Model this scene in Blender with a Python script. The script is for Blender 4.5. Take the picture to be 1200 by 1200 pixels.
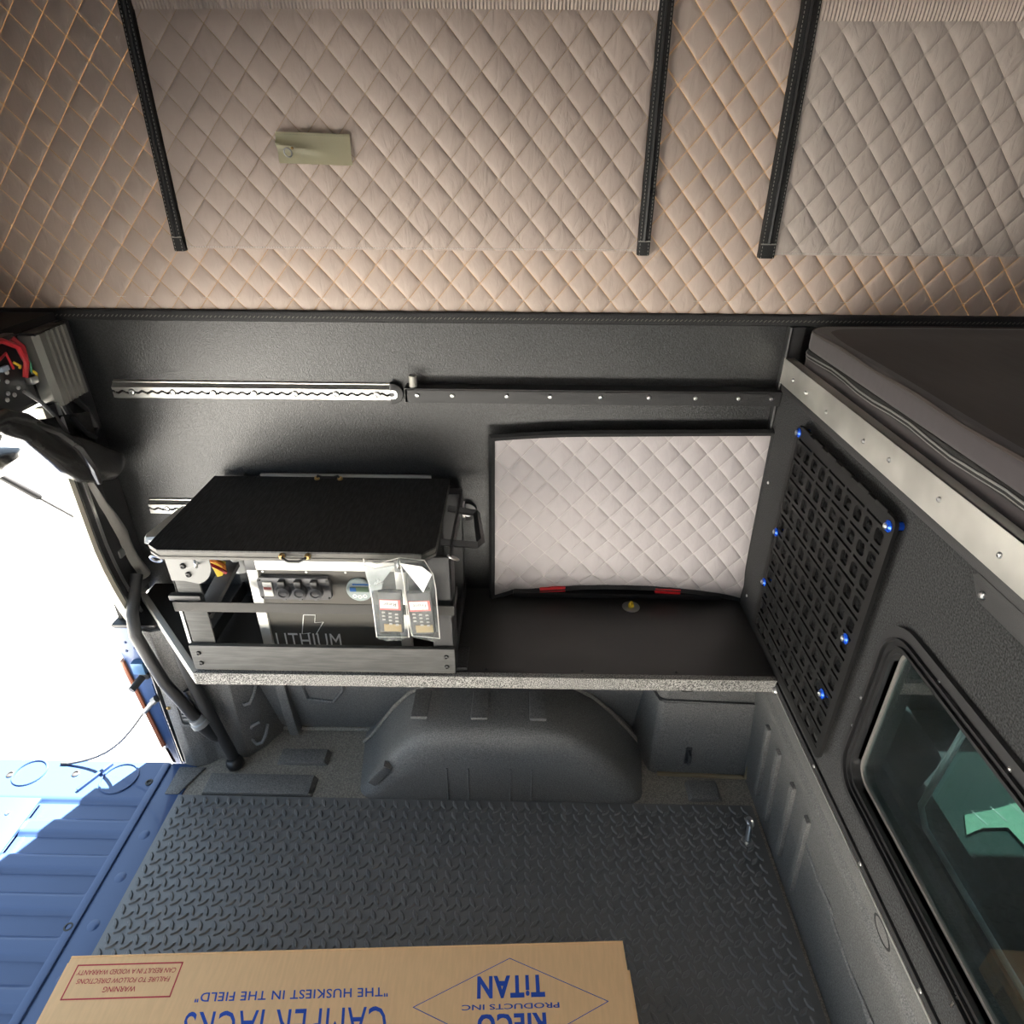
import bpy, bmesh, math, random
from mathutils import Vector, Matrix
random.seed(7)
for o in list(bpy.data.objects):
    bpy.data.objects.remove(o)
SC = bpy.context.scene
COL = SC.collection

# ------------------------------------------------------------------ camera
FPX = 760.0
TH, YAW, ROLL = math.radians(28.8), math.radians(0.92), math.radians(0.3)
fw = Vector((-math.sin(YAW)*math.cos(TH), math.cos(YAW)*math.cos(TH), -math.sin(TH)))
r0 = Vector((math.cos(YAW), math.sin(YAW), 0.0))
u0 = r0.cross(fw)
rt = r0*math.cos(ROLL) + u0*math.sin(ROLL)
up = rt.cross(fw)
cam_d = bpy.data.cameras.new('camera')
cam_d.sensor_width = 36.0
cam_d.lens = FPX/1200.0*36.0
cam_d.clip_start = 0.01
cam = bpy.data.objects.new('camera', cam_d)
COL.objects.link(cam)
m = Matrix.Identity(4)
for i in range(3):
    m[i][0], m[i][1], m[i][2] = rt[i], up[i], -fw[i]
m[0][3], m[1][3], m[2][3] = 0.0, 0.0, 1.64
cam.matrix_world = m
SC.camera = cam

# ------------------------------------------------------------------ sky, sun, exposure
world = bpy.data.worlds.new('sky')
SC.world = world
world.use_nodes = True
bgn = world.node_tree.nodes['Background']
bgn.inputs['Color'].default_value = (0.62, 0.80, 1.0, 1)
bgn.inputs['Strength'].default_value = 1.1
sun_d = bpy.data.lights.new('sun', 'SUN')
sun_d.energy = 46.0
sun_d.color = (1.0, 0.95, 0.87)
sun_d.angle = math.radians(0.6)
sun = bpy.data.objects.new('sun', sun_d)
COL.objects.link(sun)
SUNDIR = Vector((-0.47, -0.88, -1.45)).normalized()
sun.rotation_euler = SUNDIR.to_track_quat('-Z', 'Y').to_euler()
sun.location = (3, 4, 6)
vs = SC.view_settings
vs.view_transform = 'Standard'
vs.look = 'None'
vs.gamma = 1.0
vs.use_curve_mapping = False
vs.exposure = 0.78

# ------------------------------------------------------------------ materials
MATS = {}
def mat(name, col, rough=0.6, metal=0.0, spec=0.5, bump=0.0, bscale=400.0, speck=0.0, sscale=600.0,
        speckcol=None, stretch=None, coat=0.0, sheen=0.0, detail=3.0):
    if name in MATS:
        return MATS[name]
    M = bpy.data.materials.new(name)
    M.use_nodes = True
    nt = M.node_tree
    b = nt.nodes['Principled BSDF']
    b.inputs['Base Color'].default_value = (*col, 1)
    b.inputs['Roughness'].default_value = rough
    b.inputs['Metallic'].default_value = metal
    b.inputs['Specular IOR Level'].default_value = spec
    b.inputs['Coat Weight'].default_value = coat
    b.inputs['Coat Roughness'].default_value = 0.08
    b.inputs['Sheen Weight'].default_value = sheen
    tc = nt.nodes.new('ShaderNodeTexCoord')
    src = tc.outputs['Object']
    if stretch:
        mp = nt.nodes.new('ShaderNodeMapping')
        mp.inputs['Scale'].default_value = stretch
        nt.links.new(src, mp.inputs['Vector'])
        src = mp.outputs['Vector']
    if speck:
        n = nt.nodes.new('ShaderNodeTexNoise')
        n.inputs['Scale'].default_value = sscale
        n.inputs['Detail'].default_value = detail
        nt.links.new(src, n.inputs['Vector'])
        r = nt.nodes.new('ShaderNodeValToRGB')
        r.color_ramp.elements[0].position = 0.38
        r.color_ramp.elements[1].position = 0.66
        c2 = speckcol if speckcol else tuple(min(1, c*(1+speck)) for c in col)
        r.color_ramp.elements[0].color = (*[c*(1-0.5*min(speck, 1)) for c in col], 1)
        r.color_ramp.elements[1].color = (*c2, 1)
        nt.links.new(n.outputs['Fac'], r.inputs['Fac'])
        nt.links.new(r.outputs['Color'], b.inputs['Base Color'])
    if bump:
        n2 = nt.nodes.new('ShaderNodeTexNoise')
        n2.inputs['Scale'].default_value = bscale
        n2.inputs['Detail'].default_value = detail
        nt.links.new(src, n2.inputs['Vector'])
        bp = nt.nodes.new('ShaderNodeBump')
        bp.inputs['Strength'].default_value = bump
        bp.inputs['Distance'].default_value = 0.002
        nt.links.new(n2.outputs['Fac'], bp.inputs['Height'])
        nt.links.new(bp.outputs['Normal'], b.inputs['Normal'])
    MATS[name] = M
    return M

QW, QH = 0.066, 0.075
def quilt_mat(name, fab, thread, glow=0.0, ox=0.0, oz=0.0, wr=0.5):
    """quilted fabric with stitched diamond lines; the sun behind the cloth shines through the needle holes"""
    M = bpy.data.materials.new(name)
    M.use_nodes = True
    nt = M.node_tree
    N, L = nt.nodes, nt.links
    b = N['Principled BSDF']
    b.inputs['Roughness'].default_value = 0.55
    b.inputs['Specular IOR Level'].default_value = 0.35
    b.inputs['Sheen Weight'].default_value = 0.15
    g = N.new('ShaderNodeNewGeometry')
    s = N.new('ShaderNodeSeparateXYZ')
    uvn = N.new('ShaderNodeUVMap'); uvn.uv_map = 'quilt'
    L.new(uvn.outputs['UV'], s.inputs[0])
    def math_(op, a, bb=None, c=None):
        n = N.new('ShaderNodeMath'); n.operation = op
        for i, v in enumerate((a, bb, c)):
            if v is None: continue
            if isinstance(v, (int, float)): n.inputs[i].default_value = v
            else: L.new(v, n.inputs[i])
        return n.outputs[0]
    x = math_('MULTIPLY', math_('SUBTRACT', s.outputs['X'], ox), 1/QW)
    z = math_('MULTIPLY', math_('SUBTRACT', s.outputs['Y'], oz), 1/QH)
    u = math_('ADD', x, z); v = math_('SUBTRACT', x, z)
    masks = []
    for a, bb in ((u, v), (v, u)):
        d = math_('PINGPONG', a, 0.5)
        line = math_('LESS_THAN', d, 0.017)
        dash = math_('GREATER_THAN', math_('FRACT', math_('MULTIPLY', bb, 14.0)), 0.22)
        masks.append(math_('MULTIPLY', line, dash))
    mask = math_('MAXIMUM', masks[0], masks[1])
    mp = N.new('ShaderNodeMapping'); mp.inputs['Scale'].default_value = (42, 42, 16)
    L.new(g.outputs['Position'], mp.inputs['Vector'])
    n = N.new('ShaderNodeTexNoise'); n.inputs['Scale'].default_value = 1.0; n.inputs['Detail'].default_value = 4
    n.inputs['Distortion'].default_value = 1.2
    L.new(mp.outputs['Vector'], n.inputs['Vector'])
    bp = N.new('ShaderNodeBump'); bp.inputs['Strength'].default_value = wr; bp.inputs['Distance'].default_value = 0.006
    L.new(n.outputs['Fac'], bp.inputs['Height'])
    L.new(bp.outputs['Normal'], b.inputs['Normal'])
    mx = N.new('ShaderNodeMix'); mx.data_type = 'RGBA'
    mx.inputs['A'].default_value = (*fab, 1); mx.inputs['B'].default_value = (*thread, 1)
    L.new(mask, mx.inputs['Factor'])
    L.new(mx.outputs['Result'], b.inputs['Base Color'])
    if glow:
        t = N.new('ShaderNodeBsdfTranslucent'); t.inputs['Color'].default_value = (1.0, 0.50, 0.16, 1)
        ms = N.new('ShaderNodeMixShader')
        L.new(math_('MULTIPLY', mask, glow), ms.inputs['Fac'])
        L.new(b.outputs[0], ms.inputs[1]); L.new(t.outputs[0], ms.inputs[2])
        L.new(ms.outputs[0], N['Material Output'].inputs['Surface'])
    MATS[name] = M
    return M

def glass_mat(name, tint, rough=0.0, base=0.04, haze=0.0, ior=1.5):
    M = bpy.data.materials.new(name); M.use_nodes = True
    nt = M.node_tree; N, L = nt.nodes, nt.links
    N.remove(N['Principled BSDF'])
    t = N.new('ShaderNodeBsdfTransparent'); t.inputs['Color'].default_value = (*tint, 1)
    g = N.new('ShaderNodeBsdfGlossy'); g.inputs['Roughness'].default_value = rough
    lw = N.new('ShaderNodeLayerWeight')
    pw = N.new('ShaderNodeMath'); pw.operation = 'POWER'; pw.inputs[1].default_value = 4.0
    L.new(lw.outputs['Facing'], pw.inputs[0])
    mu = N.new('ShaderNodeMath'); mu.operation = 'MULTIPLY_ADD'; mu.use_clamp = True
    f0 = ((ior-1)/(ior+1))**2 + base
    mu.inputs[1].default_value = 1-f0; mu.inputs[2].default_value = f0
    L.new(pw.outputs[0], mu.inputs[0])
    ms = N.new('ShaderNodeMixShader')
    L.new(mu.outputs[0], ms.inputs['Fac']); L.new(t.outputs[0], ms.inputs[1]); L.new(g.outputs[0], ms.inputs[2])
    out = ms.outputs[0]
    if haze:
        d = N.new('ShaderNodeBsdfDiffuse'); d.inputs['Color'].default_value = (0.6, 0.65, 0.65, 1)
        nz = N.new('ShaderNodeTexNoise'); nz.inputs['Scale'].default_value = 9; nz.inputs['Detail'].default_value = 5
        tc = N.new('ShaderNodeTexCoord'); L.new(tc.outputs['Object'], nz.inputs['Vector'])
        m3 = N.new('ShaderNodeMath'); m3.operation = 'MULTIPLY'; m3.inputs[1].default_value = haze
        L.new(nz.outputs['Fac'], m3.inputs[0])
        m2 = N.new('ShaderNodeMixShader')
        L.new(m3.outputs[0], m2.inputs['Fac']); L.new(out, m2.inputs[1]); L.new(d.outputs[0], m2.inputs[2])
        out = m2.outputs[0]
    L.new(out, N['Material Output'].inputs['Surface'])
    MATS[name] = M
    return M

WALLBLK = mat('black_wall_laminate', (0.014, 0.0147, 0.0155), 0.32, spec=0.7, bump=0.55, bscale=380, speck=1.2, sscale=380)
CARPET = mat('charcoal_carpet_lining', (0.011, 0.0115, 0.012), 0.85, spec=0.25, bump=0.8, bscale=300, speck=2.4, sscale=320, sheen=0.1)
LINER = mat('sprayed_bed_liner', (0.125, 0.123, 0.119), 0.5, spec=0.5, bump=0.8, bscale=330, speck=0.6, sscale=380)
LINERF = mat('dusty_bed_liner', (0.21, 0.195, 0.17), 0.7, spec=0.4, bump=0.7, bscale=330, speck=0.5, sscale=300)
RUBBER = mat('black_rubber_mat', (0.135, 0.136, 0.138), 0.36, spec=0.55, bump=0.25, bscale=700)
BLKPLA = mat('black_plastic', (0.014, 0.014, 0.015), 0.38, spec=0.5)
BLKMAT = mat('matt_black_plastic', (0.016, 0.016, 0.017), 0.7, spec=0.4, bump=0.3, bscale=900)
BLKMET = mat('black_powder_coat', (0.030, 0.030, 0.031), 0.5, spec=0.5, bump=0.3, bscale=800)
ALU = mat('brushed_aluminium', (0.66, 0.65, 0.62), 0.36, metal=0.9, bump=0.15, bscale=60, stretch=(1, 20, 20))
ALUW = mat('milled_aluminium_beam', (0.58, 0.57, 0.53), 0.42, metal=0.75, bump=0.1, bscale=30, speck=0.25, sscale=7)
STEEL = mat('zinc_steel', (0.62, 0.62, 0.62), 0.28, metal=1.0)
BRASS = mat('brass_screw', (0.55, 0.38, 0.16), 0.35, metal=0.9)
BLUEAN = mat('blue_anodised', (0.01, 0.10, 0.75), 0.25, metal=0.55, coat=0.5)
WHITEPL = mat('white_enamel', (0.82, 0.82, 0.80), 0.4)
BLUEPAINT = mat('blue_car_paint', (0.037, 0.075, 0.185), 0.36, metal=0.1, coat=0.4, spec=0.5)
CARD = mat('brown_cardboard', (0.84, 0.54, 0.29), 0.85, spec=0.2, bump=0.08, bscale=25, stretch=(8, 1, 1), speck=0.04, sscale=20)
CARDIN = mat('cardboard_edge', (0.40, 0.26, 0.14), 0.9, spec=0.1)
INKBLUE = mat('blue_print', (0.012, 0.07, 0.42), 0.7)
INKRED = mat('red_print', (0.50, 0.03, 0.05), 0.7)
SHELFTOP = mat('black_film_plywood', (0.020, 0.019, 0.018), 0.36, spec=0.5, bump=0.12, bscale=500)
SPECK = mat('grey_speckled_carpet_edge', (0.10, 0.10, 0.097), 0.9, spec=0.2, bump=0.7, bscale=420, speck=1.2, sscale=420, speckcol=(0.42, 0.41, 0.39))
STAINED = mat('black_stained_plywood', (0.016, 0.016, 0.016), 0.55, spec=0.4, bump=0.5, bscale=26, stretch=(9, 1.5, 1), speck=0.9, sscale=20)
PLYEDGE = mat('dark_ply_edge', (0.12, 0.115, 0.105), 0.7, bump=0.5, bscale=60, stretch=(1, 1, 9))
GREYWOOD = mat('grey_painted_wood', (0.055, 0.055, 0.053), 0.6, bump=0.3, bscale=20, stretch=(1, 6, 12), speck=0.3, sscale=15)
PANELDK = mat('dark_brown_gloss_panel', (0.075, 0.070, 0.062), 0.30, spec=0.6, coat=0.3)
SOCK = mat('grey_socket_plastic', (0.10, 0.10, 0.105), 0.4)
LCDGREY = mat('grey_green_display_case', (0.28, 0.33, 0.33), 0.4)
LCD = mat('lcd_green', (0.16, 0.24, 0.16), 0.2)
LCDBLUE = mat('lcd_blue', (0.05, 0.16, 0.45), 0.25)
WEB = mat('grey_webbing', (0.07, 0.067, 0.063), 0.8, bump=0.6, bscale=300, stretch=(1, 1, 8))
MATFAB = mat('charcoal_mattress_cloth', (0.043, 0.037, 0.040), 0.85, spec=0.2, sheen=0.25, bump=0.35, bscale=22, detail=2)
MATTOP = mat('brown_grey_mattress_top', (0.040, 0.031, 0.028), 0.9, spec=0.2, sheen=0.15, bump=0.5, bscale=9, stretch=(3, 1, 1))
ZIPTAPE = mat('black_zip_tape', (0.012, 0.012, 0.012), 0.75, bump=0.5, bscale=500)
THREADW = mat('pale_thread', (0.55, 0.53, 0.50), 0.8)
BIND = mat('black_binding', (0.014, 0.014, 0.015), 0.7, bump=0.7, bscale=350)
OLIVE = mat('olive_vinyl', (0.56, 0.53, 0.37), 0.4, spec=0.5, bump=0.3, bscale=25)
RED = mat('red_plastic', (0.70, 0.012, 0.02), 0.4)
REDWIRE = mat('red_wire', (0.45, 0.02, 0.03), 0.4)
GREENW = mat('green_wire', (0.02, 0.22, 0.10), 0.45)
YELLOW = mat('yellow_plastic', (0.70, 0.50, 0.03), 0.45)
ORANGE = mat('orange_plastic', (0.65, 0.20, 0.03), 0.45)
VINYL = mat('black_vinyl_film', (0.020, 0.019, 0.018), 0.22, spec=0.6, bump=0.8, bscale=20)
TAIL = mat('amber_tail_lamp', (0.30, 0.10, 0.04), 0.25, coat=0.5)
CONCRETE = mat('pale_sunlit_concrete', (0.72, 0.70, 0.66), 0.9, bump=0.2, bscale=40, speck=0.08, sscale=6)
HOSE = mat('black_hose', (0.022, 0.022, 0.023), 0.45, bump=0.3, bscale=300)
CREAM = mat('cream_aluminium_trim', (0.60, 0.57, 0.48), 0.45, metal=0.2)
LABELW = mat('white_paper_label', (0.80, 0.78, 0.74), 0.8)
REMOTE = mat('dark_grey_remote', (0.06, 0.06, 0.062), 0.5)
BUTTON = mat('pale_grey_buttons', (0.36, 0.35, 0.33), 0.6)
OCHRE = mat('ochre_print', (0.32, 0.24, 0.12), 0.6)
CABDARK = mat('dark_cab_trim', (0.010, 0.012, 0.013), 0.9, spec=0.1)
SEATGREY = mat('teal_black_seat_cloth', (0.006, 0.009, 0.009), 0.95, spec=0.05)
GREENPATCH = mat('green_patch_tint', (0.038, 0.066, 0.050), 0.8, spec=0.1)
QUILT = quilt_mat('taupe_quilted_canvas', (0.46, 0.375, 0.325), (0.42, 0.28, 0.15), glow=0.022, wr=0.35)
QUILTF = quilt_mat('taupe_quilted_flap', (0.45, 0.37, 0.325), (0.40, 0.30, 0.20), ox=0.012, oz=0.02, wr=0.45)
QUILTG = quilt_mat('grey_quilted_flap', (0.45, 0.39, 0.35), (0.52, 0.46, 0.40), ox=0.03, oz=0.01, wr=0.45)
QUILTC = quilt_mat('lilac_grey_quilted_cover', (0.45, 0.415, 0.42), (0.58, 0.55, 0.52), ox=0.0, oz=0.0, wr=0.25)
GLASS = glass_mat('tinted_window_glass', (0.62, 0.72, 0.72), 0.0, 0.03, haze=0.015)
BAGFILM = glass_mat('clear_bag_film', (0.95, 0.95, 0.95), 0.12, 0.0, haze=0.20, ior=1.25)
CABGLASS = glass_mat('cab_glass', (0.70, 0.85, 0.80), 0.0, 0.0)

# ------------------------------------------------------------------ mesh helpers
class B:
    def __init__(self): self.bm = bmesh.new()
    def _merge(self, t):
        me = bpy.data.meshes.new('t'); t.to_mesh(me); t.free()
        self.bm.from_mesh(me); bpy.data.meshes.remove(me)
    def obox(self, c, ax, h, bev=0.0, seg=2):
        t = bmesh.new()
        bmesh.ops.create_cube(t, size=2.0)
        M3 = Matrix((Vector(ax[0])*h[0], Vector(ax[1])*h[1], Vector(ax[2])*h[2])).transposed()
        for v in t.verts: v.co = M3 @ v.co + Vector(c)
        if M3.determinant() < 0: bmesh.ops.reverse_faces(t, faces=t.faces)
        if bev: bmesh.ops.bevel(t, geom=t.edges[:], offset=bev, segments=seg, profile=0.6, affect='EDGES')
        self._merge(t); return self
    def box(self, x0, x1, y0, y1, z0, z1, bev=0.0, seg=2):
        return self.obox(((x0+x1)/2, (y0+y1)/2, (z0+z1)/2), ((1,0,0),(0,1,0),(0,0,1)),
                         (abs(x1-x0)/2, abs(y1-y0)/2, abs(z1-z0)/2), bev, seg)
    def tube(self, pts, r, n=8, closed=False, sq=None):
        pts = [Vector(p) for p in pts]; k = len(pts)
        rr = r if isinstance(r, (list, tuple)) else [r]*k
        rings = []; prev = None
        for i, p in enumerate(pts):
            a = pts[i-1] if (i > 0 or closed) else p
            c = pts[(i+1) % k] if (i < k-1 or closed) else p
            t = (c-a).normalized()
            if prev is None:
                ref = Vector((0,0,1)) if abs(t.z) < 0.9 else Vector((1,0,0))
                nrm = t.cross(ref).normalized()
            else:
                nrm = (prev - t*prev.dot(t)).normalized()
            prev = nrm; bi = t.cross(nrm)
            rings.append([self.bm.verts.new(p + (nrm*math.cos(2*math.pi*j/n) + bi*math.sin(2*math.pi*j/n))*rr[i]) for j in range(n)])
        for i in range(k if closed else k-1):
            A, C = rings[i], rings[(i+1) % k]
            for j in range(n):
                self.bm.faces.new((A[j], A[(j+1) % n], C[(j+1) % n], C[j]))
        if not closed:
            self.bm.faces.new(rings[0][::-1]); self.bm.faces.new(rings[-1])
        return self
    def cyl(self, p0, p1, r, n=14, r2=None):
        return self.tube([p0, p1], [r, r if r2 is None else r2], n)
    def lathe(self, prof, o, ax, n=14):
        """prof: (radius, height along ax)"""
        o = Vector(o); ax = Vector(ax).normalized()
        ref = Vector((0,0,1)) if abs(ax.z) < 0.9 else Vector((1,0,0))
        a = ax.cross(ref).normalized(); b = ax.cross(a)
        rings = []
        for r, h in prof:
            rings.append([self.bm.verts.new(o + ax*h + (a*math.cos(2*math.pi*j/n) + b*math.sin(2*math.pi*j/n))*max(r, 1e-5)) for j in range(n)])
        for A, C in zip(rings, rings[1:]):
            for j in range(n): self.bm.faces.new((A[j], A[(j+1) % n], C[(j+1) % n], C[j]))
        self.bm.faces.new(rings[0][::-1]); self.bm.faces.new(rings[-1])
        return self
    def prism(self, pts, o, u, v, w, bev=0.0):
        """polygon pts in the u,v frame at o, extruded by vector w"""
        t = bmesh.new()
        o, u, v, w = Vector(o), Vector(u), Vector(v), Vector(w)
        a = [t.verts.new(o + u*p[0] + v*p[1]) for p in pts]
        b = [t.verts.new(q.co + w) for q in a]
        n = len(pts)
        t.faces.new(a[::-1]); t.faces.new(b)
        for i in range(n): t.faces.new((a[i], a[(i+1) % n], b[(i+1) % n], b[i]))
        bmesh.ops.recalc_face_normals(t, faces=t.faces)
        if bev: bmesh.ops.bevel(t, geom=t.edges[:], offset=bev, segments=2, profile=0.6, affect='EDGES')
        self._merge(t); return self
    def frame(self, outer, inner, o, u, v, w):
        """ring between two loops of equal length, extruded by w"""
        o, u, v, w = Vector(o), Vector(u), Vector(v), Vector(w)
        nv = lambda p, k: self.bm.verts.new(o + u*p[0] + v*p[1] + w*k)
        A = [nv(p, 0) for p in outer]; C = [nv(p, 0) for p in inner]
        D = [nv(p, 1) for p in outer]; E_ = [nv(p, 1) for p in inner]
        n = len(outer)
        for i in range(n):
            j = (i+1) % n
            self.bm.faces.new((A[i], A[j], C[j], C[i])); self.bm.faces.new((D[j], D[i], E_[i], E_[j]))
            self.bm.faces.new((A[j], A[i], D[i], D[j])); self.bm.faces.new((C[i], C[j], E_[j], E_[i]))
        return self
    def grid(self, P, nu, nv):
        g = [[self.bm.verts.new(P(i/nu, j/nv)) for j in range(nv+1)] for i in range(nu+1)]
        for i in range(nu):
            for j in range(nv): self.bm.faces.new((g[i][j], g[i+1][j], g[i+1][j+1], g[i][j+1]))
        return self
    def ball(self, c, r, s=(1,1,1), n=10):
        t = bmesh.new()
        bmesh.ops.create_uvsphere(t, u_segments=n, v_segments=max(6, n//2+2), radius=r)
        for v in t.verts: v.co = Vector((v.co.x*s[0], v.co.y*s[1], v.co.z*s[2])) + Vector(c)
        self._merge(t); return self

def rrect(x0, x1, y0, y1, r, k=4):
    out = []
    for cx, cy, a0 in ((x1-r, y1-r, 0), (x0+r, y1-r, 90), (x0+r, y0+r, 180), (x1-r, y0+r, 270)):
        for i in range(k+1):
            a = math.radians(a0 + 90*i/k)
            out.append((cx + r*math.cos(a), cy + r*math.sin(a)))
    return out

WO = {}
def thing(name, base, label, cat, group=None, kind=None):
    o = bpy.data.objects.new(name, None); COL.objects.link(o)
    o.empty_display_size = 0.05
    o.location = base; WO[o] = Vector(base)
    o['label'] = label; o['category'] = cat
    if group: o['group'] = group
    if kind: o['kind'] = kind
    return o
def fin(b, name, mt, parent=None, label=None, cat=None, group=None, kind=None, smooth=38, recalc=True):
    """turn a builder into one mesh object"""
    bm = b.bm if isinstance(b, B) else b
    if recalc: bmesh.ops.recalc_face_normals(bm, faces=bm.faces)
    me = bpy.data.meshes.new(name); bm.to_mesh(me); bm.free()
    for p in me.polygons: p.use_smooth = True
    me.set_sharp_from_angle(angle=math.radians(smooth))
    me.materials.append(mt)
    o = bpy.data.objects.new(name, me); COL.objects.link(o)
    if parent:
        off = WO[parent]; o.parent = parent
    else:
        co = [v.co for v in me.vertices]
        off = Vector(((min(c.x for c in co)+max(c.x for c in co))/2, (min(c.y for c in co)+max(c.y for c in co))/2, min(c.z for c in co)))
        o.location = off
    me.transform(Matrix.Translation(-off))
    WO[o] = off
    if label: o['label'] = label
    if cat: o['category'] = cat
    if group: o['group'] = group
    if kind: o['kind'] = kind
    return o
def struct(b, name, mt, label, cat, **k): return fin(b, name, mt, None, label, cat, kind='structure', **k)
def bolt(parent, pos, ax, r, mt, name='bolt', h=None, washer=False):
    h = h or r*0.7
    prof = [(r, 0), (r, h*0.45), (r*0.75, h*0.9), (r*0.42, h), (r*0.36, h*0.6)]
    if washer: prof = [(r*1.7, 0), (r*1.7, h*0.2), (r, h*0.2)] + prof[1:]
    return fin(B().lathe(prof, pos, ax, 10), name, mt, parent)
def ring(c, ax, r, tr, n=14, m_=6, a0=0, a1=360):
    c, ax = Vector(c), Vector(ax).normalized()
    ref = Vector((0,0,1)) if abs(ax.z) < 0.9 else Vector((1,0,0))
    a = ax.cross(ref).normalized(); b_ = ax.cross(a)
    full = a1-a0 >= 360
    k = n if full else n+1
    pts = [c + a*r*math.cos(math.radians(a0+(a1-a0)*i/n)) + b_*r*math.sin(math.radians(a0+(a1-a0)*i/n)) for i in range(k)]
    return B().tube(pts, tr, m_, closed=full)

def text_bm(s, o, u, v, w0, h0, bold=0.0, shear=0.0, thick=0.0004, spacing=1.0):
    """lettering fitted to a w0 x h0 box whose lower left corner is o, reading along u, up along v"""
    cu = bpy.data.curves.new('txt', 'FONT'); cu.body = s; cu.offset = bold; cu.space_character = spacing
    cu.resolution_u = 3
    ob = bpy.data.objects.new('txt', cu); COL.objects.link(ob)
    bpy.context.view_layer.update()
    me = bpy.data.meshes.new_from_object(ob.evaluated_get(bpy.context.evaluated_depsgraph_get()))
    bpy.data.objects.remove(ob); bpy.data.curves.remove(cu)
    bm = bmesh.new(); bm.from_mesh(me); bpy.data.meshes.remove(me)
    xs = [q.co.x for q in bm.verts]; ys = [q.co.y for q in bm.verts]
    x0, x1, y0, y1 = min(xs), max(xs), -0.012, max(ys)
    for q in bm.verts: q.co.y = max(q.co.y, y0)
    o, u, v = Vector(o), Vector(u).normalized(), Vector(v).normalized()
    n = u.cross(v)
    for q in bm.verts:
        a = (q.co.x-x0)/(x1-x0)*w0; b_ = (q.co.y-y0)/(y1-y0)*h0
        q.co = o + u*(a + shear*b_) + v*b_
    for q in bm.verts: q.co += n*thick
    return bm

QS = [0.0, 0.05, 0.18, 0.5, 0.82, 0.95]
def quilt_bm(a0, a1, b0, b1, ox, oz, h, Y, n=5, warp=None, edge=0.02):
    """diamond quilting in the X,Z plane, puffed towards -Y"""
    bm = bmesh.new(); cache = {}
    def vert(iu, iv):
        if (iu, iv) not in cache:
            u, v = iu//n + QS[iu % n], iv//n + QS[iv % n]
            cache[(iu, iv)] = bm.verts.new((ox + (u+v)/2*QW, 0, oz + (u-v)/2*QH))
        return cache[(iu, iv)]
    us = [(x-ox)/QW + (z-oz)/QH for x in (a0, a1) for z in (b0, b1)]
    vs_ = [(x-ox)/QW - (z-oz)/QH for x in (a0, a1) for z in (b0, b1)]
    for iu in range(math.floor(min(us)), math.ceil(max(us))):
        for iv in range(math.floor(min(vs_)), math.ceil(max(vs_))):
            cx = ox + (iu+iv+1)/2*QW; cz = oz + (iu-iv)/2*QH
            if cx < a0-QW or cx > a1+QW or cz < b0-QH or cz > b1+QH: continue
            for i in range(n):
                for j in range(n):
                    bm.faces.new((vert(iu*n+i, iv*n+j), vert(iu*n+i+1, iv*n+j), vert(iu*n+i+1, iv*n+j+1), vert(iu*n+i, iv*n+j+1)))
    for co, no in (((a0,0,0), (-1,0,0)), ((a1,0,0), (1,0,0)), ((0,0,b0), (0,0,-1)), ((0,0,b1), (0,0,1))):
        bmesh.ops.bisect_plane(bm, geom=bm.verts[:]+bm.edges[:]+bm.faces[:], plane_co=co, plane_no=no, clear_outer=True)
    uvl = bm.loops.layers.uv.new('quilt')
    for f in bm.faces:
        for l in f.loops: l[uvl].uv = (l.vert.co.x, l.vert.co.z)
    rnd = {}
    for v in bm.verts:
        x, z = v.co.x, v.co.z
        u = (x-ox)/QW + (z-oz)/QH; w = (x-ox)/QW - (z-oz)/QH
        fu, fv = u-math.floor(u), w-math.floor(w)
        d = 2*min(fu, 1-fu); e = 2*min(fv, 1-fv)
        key = (math.floor(u), math.floor(w))
        if key not in rnd: rnd[key] = random.uniform(0.75, 1.2)
        q_ = min(d, e); p = (0.70*(1-(1-q_)**6) + 0.30*(1-(1-d)**2)*(1-(1-e)**2))*rnd[key]
        m_ = min(x-a0, a1-x, z-b0, b1-z)
        p *= min(1, max(0, m_/edge))**0.6 if edge else 1
        v.co.y = Y - h*p
        if warp: v.co = warp(x, z, v.co)
    bmesh.ops.recalc_face_normals(bm, faces=bm.faces)
    if sum(f.normal.y for f in bm.faces) > 0: bmesh.ops.reverse_faces(bm, faces=bm.faces)
    return bm

X, Y_, Z = Vector((1,0,0)), Vector((0,1,0)), Vector((0,0,1))
YW = 1.53      # inner face of the far side wall
XB = 0.615     # inner face of the front bulkhead
ZR = 1.32      # rim of the hard side, canvas above
XREAR = -1.10

# ================================================================== SETTING
struct(B().box(-40, 12, -25, 25, -0.95, -0.90), 'ground', CONCRETE, 'pale sunlit concrete ground outside the open tailgate', 'ground')
# far side wall: hard black panel
wb = struct(B().box(-1.085, 0.70, YW, YW+0.04, 0.50, 1.17).box(-1.085, 1.9, YW, YW+0.04, 1.17, ZR), 'wall_back', WALLBLK,
            'black textured side wall panel between quilted canvas and shelf', 'wall')
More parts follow.
